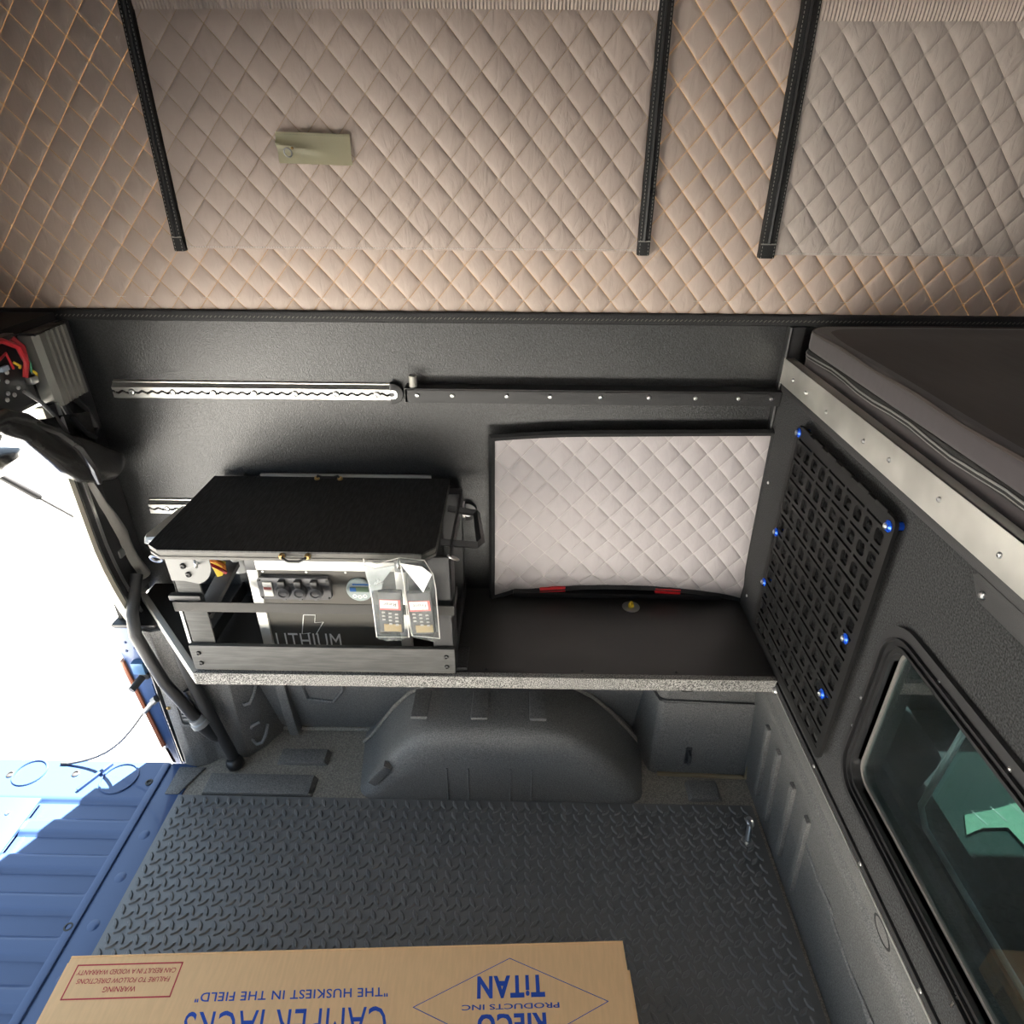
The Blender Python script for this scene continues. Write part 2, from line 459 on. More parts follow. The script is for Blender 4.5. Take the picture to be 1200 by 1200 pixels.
# canvas above it, on all sides
cv = thing('wall_canvas', (0.2, YW, ZR), 'taupe diamond quilted canvas wall above the black side panel', 'wall', kind='structure')
fin(quilt_bm(-1.26, 1.75, 1.322, 2.10, 0.0, 0.0, 0.0050, YW-0.004, n=6, edge=0), 'quilted_cloth', QUILT, cv, recalc=False)
fin(B().box(-1.26, 1.75, YW-0.016, YW, 1.300, 1.326, 0.006, 3), 'edge_binding', BIND, cv)
zt = B()
for i in range(300):
    x = -1.25 + i*0.01
    zt.obox((x, YW-0.0165, 1.312), ((0.8,0,0.6),(0,1,0),(-0.6,0,0.8)), (0.0035, 0.0008, 0.0008))
st = fin(zt, 'binding_stitching', mat('grey_thread', (0.13, 0.125, 0.11), 0.8), cv, kind='stuff')
hem = B()
for i in range(500):
    x = -1.2 + i*0.0058
    hem.box(x, x+0.0042, YW-0.0066, YW-0.0052, 1.3522, 1.3534)
fin(hem, 'hem_stitching', THREADW, cv, kind='stuff')
# window flaps sewn to the canvas with zips at both sides
def flap(name, x0, x1, z0, zt0, mt, ox, oz, lab):
    def warp(x, z, co):
        c = co.copy(); t = max(0, min(1, (z-z0)/0.35))
        c.y -= 0.006 + 0.010*math.sin(min(1, (x-x0)/(x1-x0))*math.pi)*t + 0.004*math.sin(x*9+z*5)*t
        return c
    f = fin(quilt_bm(x0, x1, z0, zt0-0.012, ox, oz, 0.0050, YW-0.006, n=6, warp=warp), name, mt, cv, lab, recalc=False)
    b = B()
    n = int((x1-x0)/0.0056)
    for i in range(n):
        x = x0 + (i+0.2)*(x1-x0)/n
        b.box(x, x+0.0036, YW-0.0145, YW-0.0125, z0+0.0035, z0+0.0048)
    fin(b, 'seam_stitching', THREADW, f, kind='stuff')
    b = B()
    nn = 220
    def hemP(u, v):
        x = x0 + (x1-x0)*u
        return Vector((x, YW-0.016-0.004*math.sin(v*math.pi)-0.010*math.sin(u*math.pi)-0.0012*math.sin(u*(x1-x0)*900), zt0-0.014+0.05*v))
    fin(b.grid(hemP, nn*3, 6), 'gathered_hem', mat('plain_taupe_cloth', (0.45, 0.375, 0.33), 0.6), f)
    return f
flap('window_flap', -0.742, 0.244, 1.457, 1.892, QUILTF, 0.012, 0.02, 'taupe quilted window flap zipped closed')
flap('window_flap', 0.54, 1.55, 1.452, 1.876, QUILTG, 0.03, 0.01, 'grey taupe quilted window flap zipped closed')
def zipper(x0, x1, z0, z1):
    t = fin(B().box(x0, x1, YW-0.022, YW-0.004, z0, z1, 0.003), 'zipper', ZIPTAPE, cv, 'black zip sewn along the flap')
    b = B(); xm = (x0+x1)/2
    b.tube([(xm, YW-0.023, z0+0.03), (xm, YW-0.023, z1)], 0.004, 6)
    fin(b, 'zip_coil', BLKPLA, t)
    b = B()
    for s in (x0+0.004, x1-0.004):
        k = int((z1-z0)/0.007)
        for i in range(k):
            z = z0 + i*0.007
            b.box(s-0.0005, s+0.0005, YW-0.0228, YW-0.0218, z, z+0.004)
    b.box(x0, x1, YW-0.0245, YW-0.0215, z0+0.028, z0+0.0305)
    fin(b, 'zip_stitching', mat('mid_grey_thread', (0.25, 0.24, 0.22), 0.8), t, kind='stuff')
zipper(-0.768, -0.745, 1.452, 1.98)
zipper(0.245, 0.271, 1.450, 1.98)
zipper(0.508, 0.542, 1.446, 1.98)
# olive patch with a ring on the flap
pt = thing('ring_patch', (-0.43, YW-0.03, 1.622), 'olive vinyl patch with a small metal ring on the quilted flap', 'patch')
def patchP(u, v):
    x = -0.505 + 0.15*u; z = 1.624 + 0.056*v - 0.004*u
    fold = 0.010*math.exp(-((v-(0.62-0.35*u))/0.10)**2)*max(0, 1-u*1.4)
    return Vector((x, YW-0.0285-fold-0.003*math.sin(u*3.1), z))
g = B().grid(patchP, 26, 14)
r = bmesh.ops.solidify(g.bm, geom=g.bm.faces[:], thickness=0.0015)
fin(g, 'vinyl_patch', OLIVE, pt)
fin(ring((-0.480, YW-0.0425, 1.643), (0.25, 1, 0.35), 0.0085, 0.0014, 16), 'metal_ring', STEEL, pt)
fin(B().ball((-0.470, YW-0.0435, 1.651), 0.0028), 'brass_rivet', BRASS, pt)
bst = B()
for i in range(34):
    x = -0.500 + i*0.0043
    bst.box(x, x+0.003, YW-0.0335, YW-0.0325, 1.6755-0.004*i/34, 1.6763-0.004*i/34)
fin(bst, 'patch_stitching', mat('olive_thread', (0.42, 0.42, 0.30), 0.8), pt, kind='stuff')

# roof, near side, rear and front of the camper (around and behind the camera)
VX0, VX1, VY0, VY1 = -0.28, 0.22, -0.22, 0.24
struct(B().box(-1.32, VX0, -0.42, YW+0.06, 2.10, 2.15).box(VX1, 1.9, -0.42, YW+0.06, 2.10, 2.15).box(VX0, VX1, -0.42, VY0, 2.10, 2.15).box(VX0, VX1, VY1, YW+0.06, 2.10, 2.15), 'ceiling', mat('grey_headliner', (0.12,0.11,0.105), 0.8), 'grey pop-up roof panel over the camper', 'ceiling')
ACRYL = bpy.data.materials.new('white_translucent_acrylic'); ACRYL.use_nodes = True
_n = ACRYL.node_tree.nodes; _t = _n.new('ShaderNodeBsdfTranslucent'); _t.inputs['Color'].default_value = (0.45, 0.46, 0.455, 1)
ACRYL.node_tree.links.new(_t.outputs[0], _n['Material Output'].inputs['Surface'])
rv = thing('added_vent', (-0.03, 0.01, 2.10), 'added square roof vent with white translucent lid, for light from above', 'roof vent', kind='structure')  # invented vent, added to bring light down onto the box and mat
fin(B().grid(lambda u, v: Vector((VX0+(VX1-VX0)*u, VY0+(VY1-VY0)*v, 2.155+0.04*math.sin(math.pi*u)*math.sin(math.pi*v))), 10, 10), 'lid', ACRYL, rv)
fin(B().frame(rrect(VX0-0.03,VX1+0.03,VY0-0.03,VY1+0.03,0.03,3), rrect(VX0,VX1,VY0,VY1,0.02,3), (0,0,2.085), X, Y_, (0,0,0.015)), 'frame', WHITEPL, rv)
CANVIN = mat('taupe_canvas', (0.42, 0.35, 0.31), 0.8)
nb = B().box(-1.26, 1.9, -0.40, -0.36, 1.32, 1.46).box(-1.26, 1.9, -0.40, -0.36, 1.98, 2.10)
for x0, x1 in ((-1.26, 0.95), (1.35, 1.9)): nb.box(x0, x1, -0.40, -0.36, 1.46, 1.98)
struct(nb, 'wall_near_canvas', CANVIN, 'near side canvas wall with an added opening for daylight behind the viewer', 'wall')  # the opening is made up, added to let sky light in
struct(B().box(-1.085, 0.70, -0.40, -0.36, 0.45, 1.32), 'wall_near', WALLBLK, 'black near side wall panel behind the viewer', 'wall')
struct(B().box(1.75, 1.9, -0.36, YW, 1.15, 2.10), 'wall_front', CANVIN, 'canvas front wall over the sleeping platform', 'wall')
rb = B().box(-1.30, -1.26, -0.36, YW+0.03, 1.32, 2.10)
struct(rb, 'wall_rear', CANVIN, 'rear canvas wall above the tailgate opening', 'wall')
# rear header and jamb around the tailgate opening
jb = thing('wall_left', (XREAR, 1.44, 0.5), 'dark rear wall strip with jamb beside the open tailgate', 'wall', kind='structure')
fin(B().box(-1.30, -1.085, -0.36, YW+0.03, 1.300, 1.318), 'rear_ledge', BLKMAT, jb)
fin(B().box(-1.090, XREAR+0.02, -0.36, YW, 1.15, 1.299), 'header_beam', BLKMAT, jb)
fin(B().box(-1.09, XREAR+0.02, 1.385, YW, 0.530, 1.15), 'jamb_panel', BLKMAT, jb)
fin(B().box(-1.09, XREAR+0.02, -0.36, -0.16, 0.530, 1.15), 'jamb_panel', BLKMAT, jb)
def jamb_bar(name, dy, w_, x, z0, z1, mt, lab=None):
    k = lambda z: 0.0 if z > 0.80 else 0.052*((0.80-z)/0.29)**1.6
    n = 9; pts = [(z0+(z1-z0)*i/n) for i in range(n+1)]
    def P(u, v):
        z = z0+(z1-z0)*u; a = 2*math.pi*(v+0.125)
        c, s_ = math.cos(a), math.sin(a)
        m_ = max(abs(c), abs(s_))
        return Vector((x + 0.010*c/m_, 1.334+dy+k(z)+w_/2 + w_/2*s_/m_, z))
    return fin(B().grid(P, 10, 8), name, mt, jb, lab)
jamb_bar('edge_trim', 0.000, 0.016, -1.060, 0.530, 1.150, CREAM, 'cream aluminium edge trim')
jamb_bar('door_seal', 0.017, 0.018, -1.056, 0.612, 1.150, BLKPLA)
jamb_bar('hinge_knuckle', 0.0175, 0.017, -1.055, 0.574, 0.610, BLKMET)
jamb_bar('door_seal', 0.017, 0.018, -1.056, 0.530, 0.572, BLKPLA)
jamb_bar('chrome_strip', 0.036, 0.009, -1.054, 0.530, 1.150, STEEL, 'bright metal strip')
fin(B().box(-1.079, -1.060, 1.40, 1.450, 0.56, 1.298, 0.003), 'corner_post', BLKMET, jb)
fin(B().box(-1.079, -1.066, 1.455, 1.528, 0.56, 1.298, 0.003), 'corner_post', BLKMET, jb)
# corner trim between bulkhead and side wall
struct(B().box(XB-0.006, XB+0.03, YW-0.02, YW, 0.55, 1.30, 0.003).tube([(XB-0.004, YW-0.022, 0.55), (XB-0.004, YW-0.022, 1.30)], 0.004, 6),
       'trim_1', BLKMET, 'dark vertical corner trim between side wall and front bulkhead', 'trim')

# ------------------------------------------------------------------ front bulkhead with its window
wr = thing('wall_right', (XB, 0.6, 0.53), 'charcoal carpeted front bulkhead below the aluminium bed beam', 'wall', kind='structure')
WY0, WY1, WZ0, WZ1 = 0.02, 0.826, 0.650, 0.952
bk = B()
bk.box(XB, XB+0.05, WY1, YW, 0.53, 1.20).box(XB, XB+0.05, -0.36, WY0, 0.53, 1.20)
bk.box(XB, XB+0.05, WY0, WY1, 0.53, WZ0).box(XB, XB+0.05, WY0, WY1, WZ1, 1.20)
fin(bk, 'carpet_panel', CARPET, wr)
fin(B().box(XB-0.006, XB+0.002, -0.36, YW-0.36, 0.526, 0.5315, 0.001), 'bottom_edge_trim', ALU, wr, 'thin bright metal edge along the bottom')
fin(B().box(XB-0.005, XB+0.001, -0.36, YW-0.36, 0.534, 0.546), 'edge_tape', BLKMAT, wr)
for yy in (0.93, 0.72, 0.52): bolt(wr, (XB-0.004, yy, 0.540), (-1,0,0), 0.004, STEEL, 'screw')
bolt(wr, (XB-0.005, 1.158, 0.528), (-1,0,0), 0.009, STEEL, 'screw')
for yy, zz in ((1.46, 0.93), (1.44, 0.60)): bolt(wr, (XB-0.001, yy, zz), (-1,0,0), 0.004, STEEL, 'screw')
br = fin(B().prism([(0.50,1.158),(0.725,1.158),(0.735,1.150),(0.71,1.124),(0.50,1.124)], (XB-0.008,0,0), Y_, Z, (0.008,0,0), 0.002), 'bed_bracket', BLKMET, wr)
bolt(br, (XB-0.008, 0.704, 1.137), (-1,0,0), 0.006, STEEL, 'screw')

wn = thing('window_1', (XB, 0.42, 0.605), 'black rounded window frame in the charcoal bulkhead with dark glass', 'window', kind='structure')
def frame_ring(off0, off1, x, dx, nm, mt):
    o_ = rrect(WY0-off0, WY1+off0, WZ0-off0, WZ1+off0, 0.035+off0, 8)
    i_ = rrect(WY0-off1, WY1+off1, WZ0-off1, WZ1+off1, 0.035+off1, 8)
    return fin(B().frame(o_, i_, (x,0,0), Y_, Z, (dx,0,0)), nm, mt, wn)
frame_ring(0.042, 0.024, XB-0.008, 0.008, 'outer_flange', BLKMAT)
frame_ring(0.024, 0.020, XB-0.014, 0.014, 'rib', BLKPLA)
frame_ring(0.020, 0.011, XB-0.008, 0.008, 'mid_flange', BLKPLA)
frame_ring(0.011, 0.007, XB-0.013, 0.013, 'rib', BLKPLA)
frame_ring(0.007, 0.000, XB-0.008, 0.030, 'inner_flange', BLKPLA)
frame_ring(0.000, -0.006, XB+0.008, 0.008, 'glass_seal', mat('grey_rubber_seal', (0.16, 0.15, 0.14), 0.5))
gl = fin(B().prism(rrect(WY0, WY1, WZ0, WZ1, 0.035, 8), (XB+0.011,0,0), Y_, Z, (0.003,0,0)), 'glass', GLASS, wn, 'dark glass with a mirror-like sheen')
for yy, zz in ((0.860,0.80),(0.857,0.735),(0.72,0.620),(0.60,0.622),(0.49,0.622),(0.475,0.627),(0.715,0.975),(0.56,0.978),(0.70,0.623)):
    bolt(wn, (XB-0.007, yy, zz), (-1,0,0), 0.0035, STEEL, 'screw')
fin(B().box(XB-0.010, XB-0.004, 0.468, 0.471, 0.605, 0.632), 'frame_joint', STEEL, wn)

# ------------------------------------------------------------------ truck cab seen through that window
cab = thing('truck_cab', (1.1, 0.6, 0.0), 'dim truck cab interior behind the bulkhead window', 'truck cab')
cb = B().box(0.745, 0.76, -0.28, 1.50, -0.20, 0.55).box(0.745, 2.3, -0.28, 1.50, -0.25, -0.20).box(2.28, 2.3, -0.28, 1.50, -0.2, 0.5)
cb.box(0.745, 2.3, -0.30, -0.28, -0.2, 1.12).box(0.745, 2.3, 1.50, 1.52, -0.2, 0.55)
fin(cb, 'cab_shell', CABDARK, cab)
fin(B().box(0.745, 2.3, -0.28, 1.52, 1.10, 1.13), 'cab_roof', CABDARK, cab)
fin(B().tube([(0.757,0.79,0.93),(0.757,0.815,0.575),(0.757,0.785,0.550),(0.757,0.2,0.548)], 0.006, 8), 'rear_glass_trim', mat('dull_grey_trim', (0.45,0.46,0.46), 0.4, metal=0.3), cab)
fin(B().box(0.762, 0.765, -0.25, 0.81, 0.55, 1.08), 'rear_glass', CABGLASS, cab)
# rear seat and head restraint
seat = B().prism([(0.80,-0.2),(1.00,-0.2),(0.95,0.37),(0.86,0.40)], (0,0.25,0), X, Z, (0,1.15,0), 0.03)
fin(seat, 'seat_back', CABDARK, cab)
fin(B().obox((0.90, 0.62, 0.44), ((0.96,0,-0.25),(0,1,0),(0.25,0,0.96)), (0.04, 0.11, 0.075), 0.035, 3), 'head_restraint', CABDARK, cab)
fin(B().obox((0.90, 1.14, 0.40), ((0.96,0,-0.25),(0,1,0),(0.25,0,0.96)), (0.04, 0.13, 0.085), 0.035, 3), 'head_restraint', SEATGREY, cab)
fin(B().box(1.00, 1.55, 0.30, 1.45, -0.20, 0.192, 0.03), 'seat_cushion', SEATGREY, cab)
green_patch = fin(B().prism([(1.118,1.077),(1.204,1.096),(1.296,1.123),(1.40,1.14),(1.40,1.03),(1.30,1.02),(1.214,0.999),(1.205,1.045),(1.142,1.042),(1.092,1.023)], (0,0,0.194), X, Y_, (0,0,0.006)), 'green_patch_panel', GREENPATCH, cab, 'added green panel on the seat for the bright green patch behind the glass')  # made-up panel that gives the bright green patch seen through the glass
for i in range(4):
    fin(B().obox((1.15+0.055*i, 1.070+0.012*i, 0.2005), ((0.35,-0.94,0),(0.94,0.35,0),(0,0,1)), (0.022,0.0012,0.0005)), 'patch_stripe', BLKPLA, green_patch)

# ------------------------------------------------------------------ pickup bed
fl = struct(B().box(-1.03, 0.72, -0.30, 1.55, -0.05, -0.012), 'floor', LINERF, 'dusty sprayed bed floor around the rubber mat', 'floor')
for x0, x1, y0, y1 in ((-0.745, -0.585, 1.365, 1.415), (-0.93, -0.60, 1.252, 1.318), (0.50, 0.60, 1.262, 1.325)):
    fin(B().prism([(x0, -0.014), (x0+0.008, 0.004), (x1-0.012, 0.004), (x1, -0.014)], (0, y0, 0), X, Z, (0, y1-y0, 0), 0.002), 'floor_rib', LINER, fl)
bd = thing('wall_bedside', (-0.15, 1.5, 0.0), 'dark sprayed pickup bed side with a wheel arch under the shelf', 'bed side', kind='structure')
fin(B().prism([(1.52,-0.02),(1.50,0.02),(1.455,0.25),(1.43,0.515),(1.60,0.515),(1.60,-0.02)], (-0.80,0,0), Y_, Z, (1.5,0,0)), 'side_panel', LINER, bd)
# seam where side meets floor
fin(B().tube([(-0.80,1.508,-0.006),(-0.5,1.508,-0.006),(-0.44,1.50,0.0)], 0.008, 6), 'floor_seam', LINERF, bd)
# left corner pillar
cp = [(-1.035,1.372),(-1.02,1.356),(-0.99,1.350),(-0.955,1.362),(-0.93,1.382),(-0.885,1.386),(-0.872,1.392),(-0.842,1.392),(-0.80,1.44),(-0.76,1.515),(-0.80,1.56),(-1.035,1.56)]
fin(B().prism(cp, (0,0,-0.02), X, Y_, (0,0,0.535), 0.004), 'corner_pillar', LINER, bd)
pk = fin(B().frame(rrect(-0.992,-0.935,0.165,0.262,0.012,3), rrect(-0.984,-0.943,0.173,0.254,0.008,3), (0,1.348,0), X, Z, (0,0.02,0)), 'stake_pocket', LINER, bd)
for i in range(4):
    fin(B().box(-0.980, -0.950, 1.350, 1.356, 0.188+0.014*i, 0.196+0.014*i), 'rib', mat('grey_plastic', (0.2,0.2,0.2), 0.5), pk)
bolt(bd, (-1.012, 1.352, 0.235), (0,-1,0), 0.006, BRASS, 'bed_screw')
# embossed hexagon on the side panel
def on_panel(x, z): return Vector((x, 1.50 - 0.2*max(0, z-0.02)*0.9 - 0.004, z))
hx = [(-0.66,0.335),(-0.655,0.165),(-0.575,0.150),(-0.535,0.21),(-0.525,0.335)]
fin(B().tube([on_panel(*p) for p in hx], 0.006, 6), 'embossed_line', LINER, bd)
fin(B().prism([(1.47,0.0),(1.455,0.10),(1.42,0.515),(1.50,0.515),(1.515,0.0)], (-0.735,0,0), Y_, Z, (0.03,0,0), 0.004), 'panel_rib', LINER, bd)
# wheel arch
def arch(k, z_scale=1.0):
    base = [(-0.475,-0.015),(-0.445,0.02),(-0.41,0.075),(-0.37,0.14),(-0.32,0.20),(-0.265,0.238),(-0.20,0.252),(-0.10,0.257),(0.0,0.258),(0.08,0.254),(0.15,0.238),(0.215,0.195),(0.27,0.135),(0.32,0.07),(0.355,0.02),(0.375,-0.015)]
    out = []
    for x, z in base:
        out.append((-0.045 + (x+0.045)*k, z*z_scale if z > 0 else z))
    return out
rings = [(1.53, 1.06, 1.0), (1.46, 1.045, 1.0), (1.32, 1.0, 0.995), (1.288, 0.99, 0.985), (1.272, 0.975, 0.95), (1.262, 0.95, 0.88), (1.254, 0.92, 0.78), (1.249, 0.89, 0.67), (1.247, 0.865, 0.60)]
w = B(); prev = None
for yv, k, zs in rings:
    cur = [w.bm.verts.new((x, yv, z)) for x, z in arch(k, zs)]
    if prev:
        for i in range(len(cur)-1): w.bm.faces.new((prev[i], prev[i+1], cur[i+1], cur[i]))
    prev = cur
w.bm.faces.new(prev)
wa = fin(w, 'wheel_arch', LINER, bd, smooth=60)
for x0, x1 in ((-0.305, -0.255), (-0.135, -0.085), (0.03, 0.08)):
    fin(B().obox(((x0+x1)/2, 1.365, 0.256), ((1,0,0),(0,1,0),(0,0,1)), (0.024, 0.055, 0.006), 0.005), 'raised_pad', LINER, wa)
fin(B().obox((-0.395, 1.262, 0.085), ((0.6,0,0.8),(0,1,0),(-0.8,0,0.6)), (0.045, 0.012, 0.014), 0.006), 'raised_pad', LINER, wa)
for x0 in (-0.20, -0.14, -0.02, 0.04):
    fin(B().tube([(x0,1.247,-0.01),(x0,1.248,0.13)], 0.0035, 6), 'pressed_line', LINER, wa)
fin(B().tube([(x, 1.46, z+0.004) for x, z in arch(1.045)], 0.007, 6), 'arch_seam', LINERF, wa)
# right corner panel
rp = fin(B().prism([(0.36,1.515),(0.40,1.372),(0.415,1.362),(0.70,1.352),(0.72,1.36),(0.72,1.56),(0.36,1.56)], (0,0,-0.02), X, Y_, (0,0,0.30), 0.006), 'corner_panel', LINER, bd)
fin(B().prism([(0.36,1.515),(0.405,1.382),(0.42,1.370),(0.70,1.360),(0.72,1.56),(0.36,1.56)], (0,0,0.28), X, Y_, (0,0,0.235), 0.006), 'upper_corner_panel', LINER, bd)
fin(B().tube([(0.60,1.362,0.44),(0.602,1.362,0.345),(0.615,1.362,0.330),(0.648,1.360,0.330),(0.660,1.360,0.345),(0.662,1.360,0.44)], 0.006, 6), 'embossed_line', LINER, rp)
fin(B().tube([(0.41,1.366,0.283),(0.70,1.352,0.283)], 0.003, 5), 'panel_seam', LINER, rp)
fin(B().tube([(0.425,1.354,-0.006),(0.675,1.346,-0.006),(0.688,1.34,0.0),(0.692,1.345,0.28)], 0.007, 6), 'dirt_seam', mat('sandy_dirt_seam', (0.20,0.16,0.10), 0.9), rp)
fin(B().tube([(0.508,1.362,0.05),(0.508,1.342,0.055),(0.508,1.336,0.07),(0.508,1.342,0.088),(0.508,1.362,0.092)], 0.006, 6).box(0.499,0.517,1.355,1.366,0.038,0.104,0.002), 'tie_loop', BLKMET, rp)
fin(B().frame(rrect(0.452,0.490,0.325,0.356,0.010,3), rrect(0.457,0.485,0.330,0.351,0.007,3), (0,1.358,0), X, Z, (0,0.016,0)), 'tie_slot', BLKPLA, rp)
# tie hooks on the left
for c, s in (((-0.815,1.432,0.21), 1), ((-0.805,1.425,0.05), 1)):
    h_ = B().tube([Vector(c)+Vector(d) for d in ((-0.024,0.0,0.012),(-0.022,-0.012,-0.006),(-0.006,-0.020,-0.018),(0.012,-0.020,-0.010),(0.022,-0.006,0.010),(0.022,0.02,0.026))], 0.006, 8)
    fin(h_, 'tie_hook', LINER, bd)
fin(B().tube([(-0.822,1.415,0.092),(-0.815,1.405,0.108),(-0.795,1.42,0.112)], 0.005, 6), 'hook_clip', mat('grey_metal_clip', (0.3,0.3,0.3), 0.4, metal=0.6), bd)
# blue painted end of the bed side with tail lamp
bl = fin(B().prism([(-1.115,0.44),(-1.112,0.50),(-1.095,0.520),(-1.035,0.520),(-1.035,-0.03),(-1.075,-0.03),(-1.108,0.40)], (0,1.372,0), X, Z, (0,0.09,0), 0.004), 'painted_end_panel', BLUEPAINT, bd, 'blue painted sheet metal end panel')
fin(B().prism([(-1.118,0.395),(-1.106,0.395),(-1.074,0.06),(-1.086,0.05)], (0,1.366,0), X, Z, (0,0.08,0), 0.001), 'tail_lamp', TAIL, bl, 'amber edge of the tail lamp')
fin(B().prism([(-1.083,0.045),(-1.070,0.050),(-1.058,-0.02),(-1.072,-0.02)], (0,1.372,0), X, Z, (0,0.08,0), 0.002), 'bump_stop', mat('brown_rubber', (0.07,0.045,0.03), 0.6), bl)
fin(B().box(-1.08, -1.045, 1.352, 1.375, 0.36, 0.40, 0.004), 'striker_plate', mat('pale_blue_metal', (0.09,0.19,0.33), 0.35, metal=0.2), bl)
fin(B().cyl((-1.062,1.372,0.345), (-1.075,1.318,0.335), 0.010, 12).lathe([(0.017,0),(0.017,0.006),(0.008,0.012)], (-1.062,1.372,0.345), (-0.2,-1,-0.15)), 'striker_bolt', BLKMET, bl)
fin(B().tube([(-1.048,1.368,0.31),(-1.040,1.366,-0.02)], 0.0025, 5), 'crease_line', BLUEPAINT, bl)
for zz, xx in ((0.46,-1.085),(0.475,-1.06),(0.44,-1.065),(0.43,-1.09)): bolt(bl, (xx,1.372,zz), (0,-1,0), 0.004, BLUEPAINT, 'dimple')
fin(B().tube([(-1.036,1.366,0.520),(-1.030,1.358,0.49),(-1.028,1.356,0.40),(-1.032,1.362,0.2),(-1.030,1.366,0.0)], 0.006, 6), 'edge_rubber', BLKPLA, bl)
for i in range(6): fin(B().box(-1.0345+0.0002*i, -1.0315, 1.357, 1.363, 0.225-0.016*i, 0.233-0.016*i), 'warning_tick', YELLOW if i == 0 else WHITEPL, bl)
fin(B().box(-1.10, -0.98, 1.36, 1.50, 0.518, 0.530, 0.004), 'rail_cap', BLKPLA, bd)
# bed front wall below the bulkhead
bf = thing('wall_bedfront', (0.68, 0.5, 0.0), 'dark sprayed bed front wall under the bulkhead', 'bed wall', kind='structure')
fin(B().prism([(0.690,-0.02),(0.684,0.03),(0.664,0.33),(0.660,0.36),(0.648,0.375),(0.648,0.395),(0.655,0.41),(0.628,0.525),(0.74,0.525),(0.74,-0.02)], (0,-0.30,0), X, Z, (0,1.66,0), 0.003), 'front_panel', LINER, bf)
for yy in (1.24, 1.16, 1.06, 0.97):
    fin(B().obox((0.672, yy, 0.19), ((1,0,0.06),(0,1,0),(-0.06,0,1)), (0.010, 0.012, 0.13), 0.006), 'pressed_rib', LINER, bf)
for k, (y0, y1, zz) in enumerate(((0.97,0.80,0.235),(0.82,0.60,0.215),(0.66,0.50,0.20))):
    fin(B().tube([(0.676,y0,zz+0.015),(0.672,y0-0.02,zz+0.01),(0.674,(y0+y1)/2,zz-0.006),(0.670,y1+0.02,zz+0.006),(0.676,y1,zz)], 0.006, 6), 'pressed_line', LINER, bf)
fin(B().lathe([(0.030,0),(0.030,0.004),(0.025,0.005),(0.024,0.002)], (0.652,0.66,0.44), (-1,0,-0.22), 20), 'drain_plug', BLKMAT, bf)
# rear lip of the bed floor
lip = fin(B().box(-1.085, -0.985, -0.25, 1.36, -0.060, -0.007, 0.004), 'floor_lip', BLUEPAINT, fl, 'blue painted lip at the tailgate hinge')
fin(B().prism([(-1.035,1.345),(-0.955,1.345),(-0.965,1.325),(-0.995,1.25),(-1.035,1.25)], (0,0,-0.012), X, Y_, (0,0,0.008), 0.002), 'lip_corner', LINER, fl)
for yy in (1.12, 1.00, 0.88, 0.76):
    fin(B().lathe([(0.016,0),(0.011,0.0022),(0.002,0.003)], (-1.028, yy, -0.0075), (0,0,1), 12), 'lip_dimple', BLUEPAINT, lip)

# ================================================================== THINGS
# ---- tailgate
tg = thing('tailgate', (-1.35, 0.6, -0.03), 'blue ribbed pickup tailgate folded down at the back of the bed', 'tailgate')
ys = [-0.20]; prof = []
yv = 1.222
ribs = []
while yv > -0.1:
    ribs.append(yv); yv -= 0.1045
pts = [(1.362, 0.0), (1.362, -0.045), (-0.20, -0.045), (-0.20, 0.0)]
top = []
for yv in reversed(ribs):
    top += [(yv-0.058, -0.007), (yv-0.050, 0.0), (yv-0.006, 0.0), (yv, -0.007)]
def tgP(u, v):
    x = -1.066 - 0.55*u
    # smooth corrugation fading out near both ends
    yv = 1.36 - 1.56*v
    fade = max(0, min(1, (u-0.015)/0.05))*max(0, min(1, (0.95-u)/0.05))
    if yv > 1.226: h = 0.0
    else:
        t = ((1.226 - yv) % 0.1045)/0.1045
        h = -0.016*(0.0 if t < 0.0 else (min(1, t/0.07) if t < 0.5 else max(0, 1-(t-0.5)/0.14)))
    return Vector((x, yv, h*fade - 0.004))
fin(B().grid(tgP, 30, 240), 'inner_panel', BLUEPAINT, tg, smooth=70)
fin(B().box(-1.62, -1.066, -0.20, 1.36, -0.06, -0.018, 0.006), 'outer_shell', BLUEPAINT, tg)
fin(B().box(-1.090, -1.066, -0.20, 1.355, -0.02, -0.001, 0.005), 'hinge_edge', BLUEPAINT, tg)
ac = fin(B().box(-1.60, -1.378, 0.30, 1.222, -0.006, 0.004, 0.002), 'access_cover', BLUEPAINT, tg)
for yy in (1.17, 0.9): bolt(ac, (-1.44, yy, 0.004), (0,0,1), 0.007, STEEL, 'screw')
fin(ring((-1.195,1.298,-0.002), (0,0,1), 0.052, 0.003, 28), 'round_cover', BLUEPAINT, tg)
fin(ring((-1.475,1.312,-0.002), (0,0,1), 0.045, 0.003, 28), 'round_cover', BLUEPAINT, tg)
for p in ((-1.098,1.286),(-1.335,1.312),(-1.53,1.305),(-1.083,0.872)):
    fin(B().lathe([(0.011,0),(0.011,0.003),(0.007,0.004),(0.006,0.001)], (*p,-0.004), (0,0,1), 14), 'screw_well', BLKMET, tg)
fin(B().obox((-1.268,1.300,0.0), ((0.45,0.89,0),(-0.89,0.45,0),(0,0,1)), (0.055, 0.005, 0.006), 0.002), 'latch_rod', BLUEPAINT, tg)
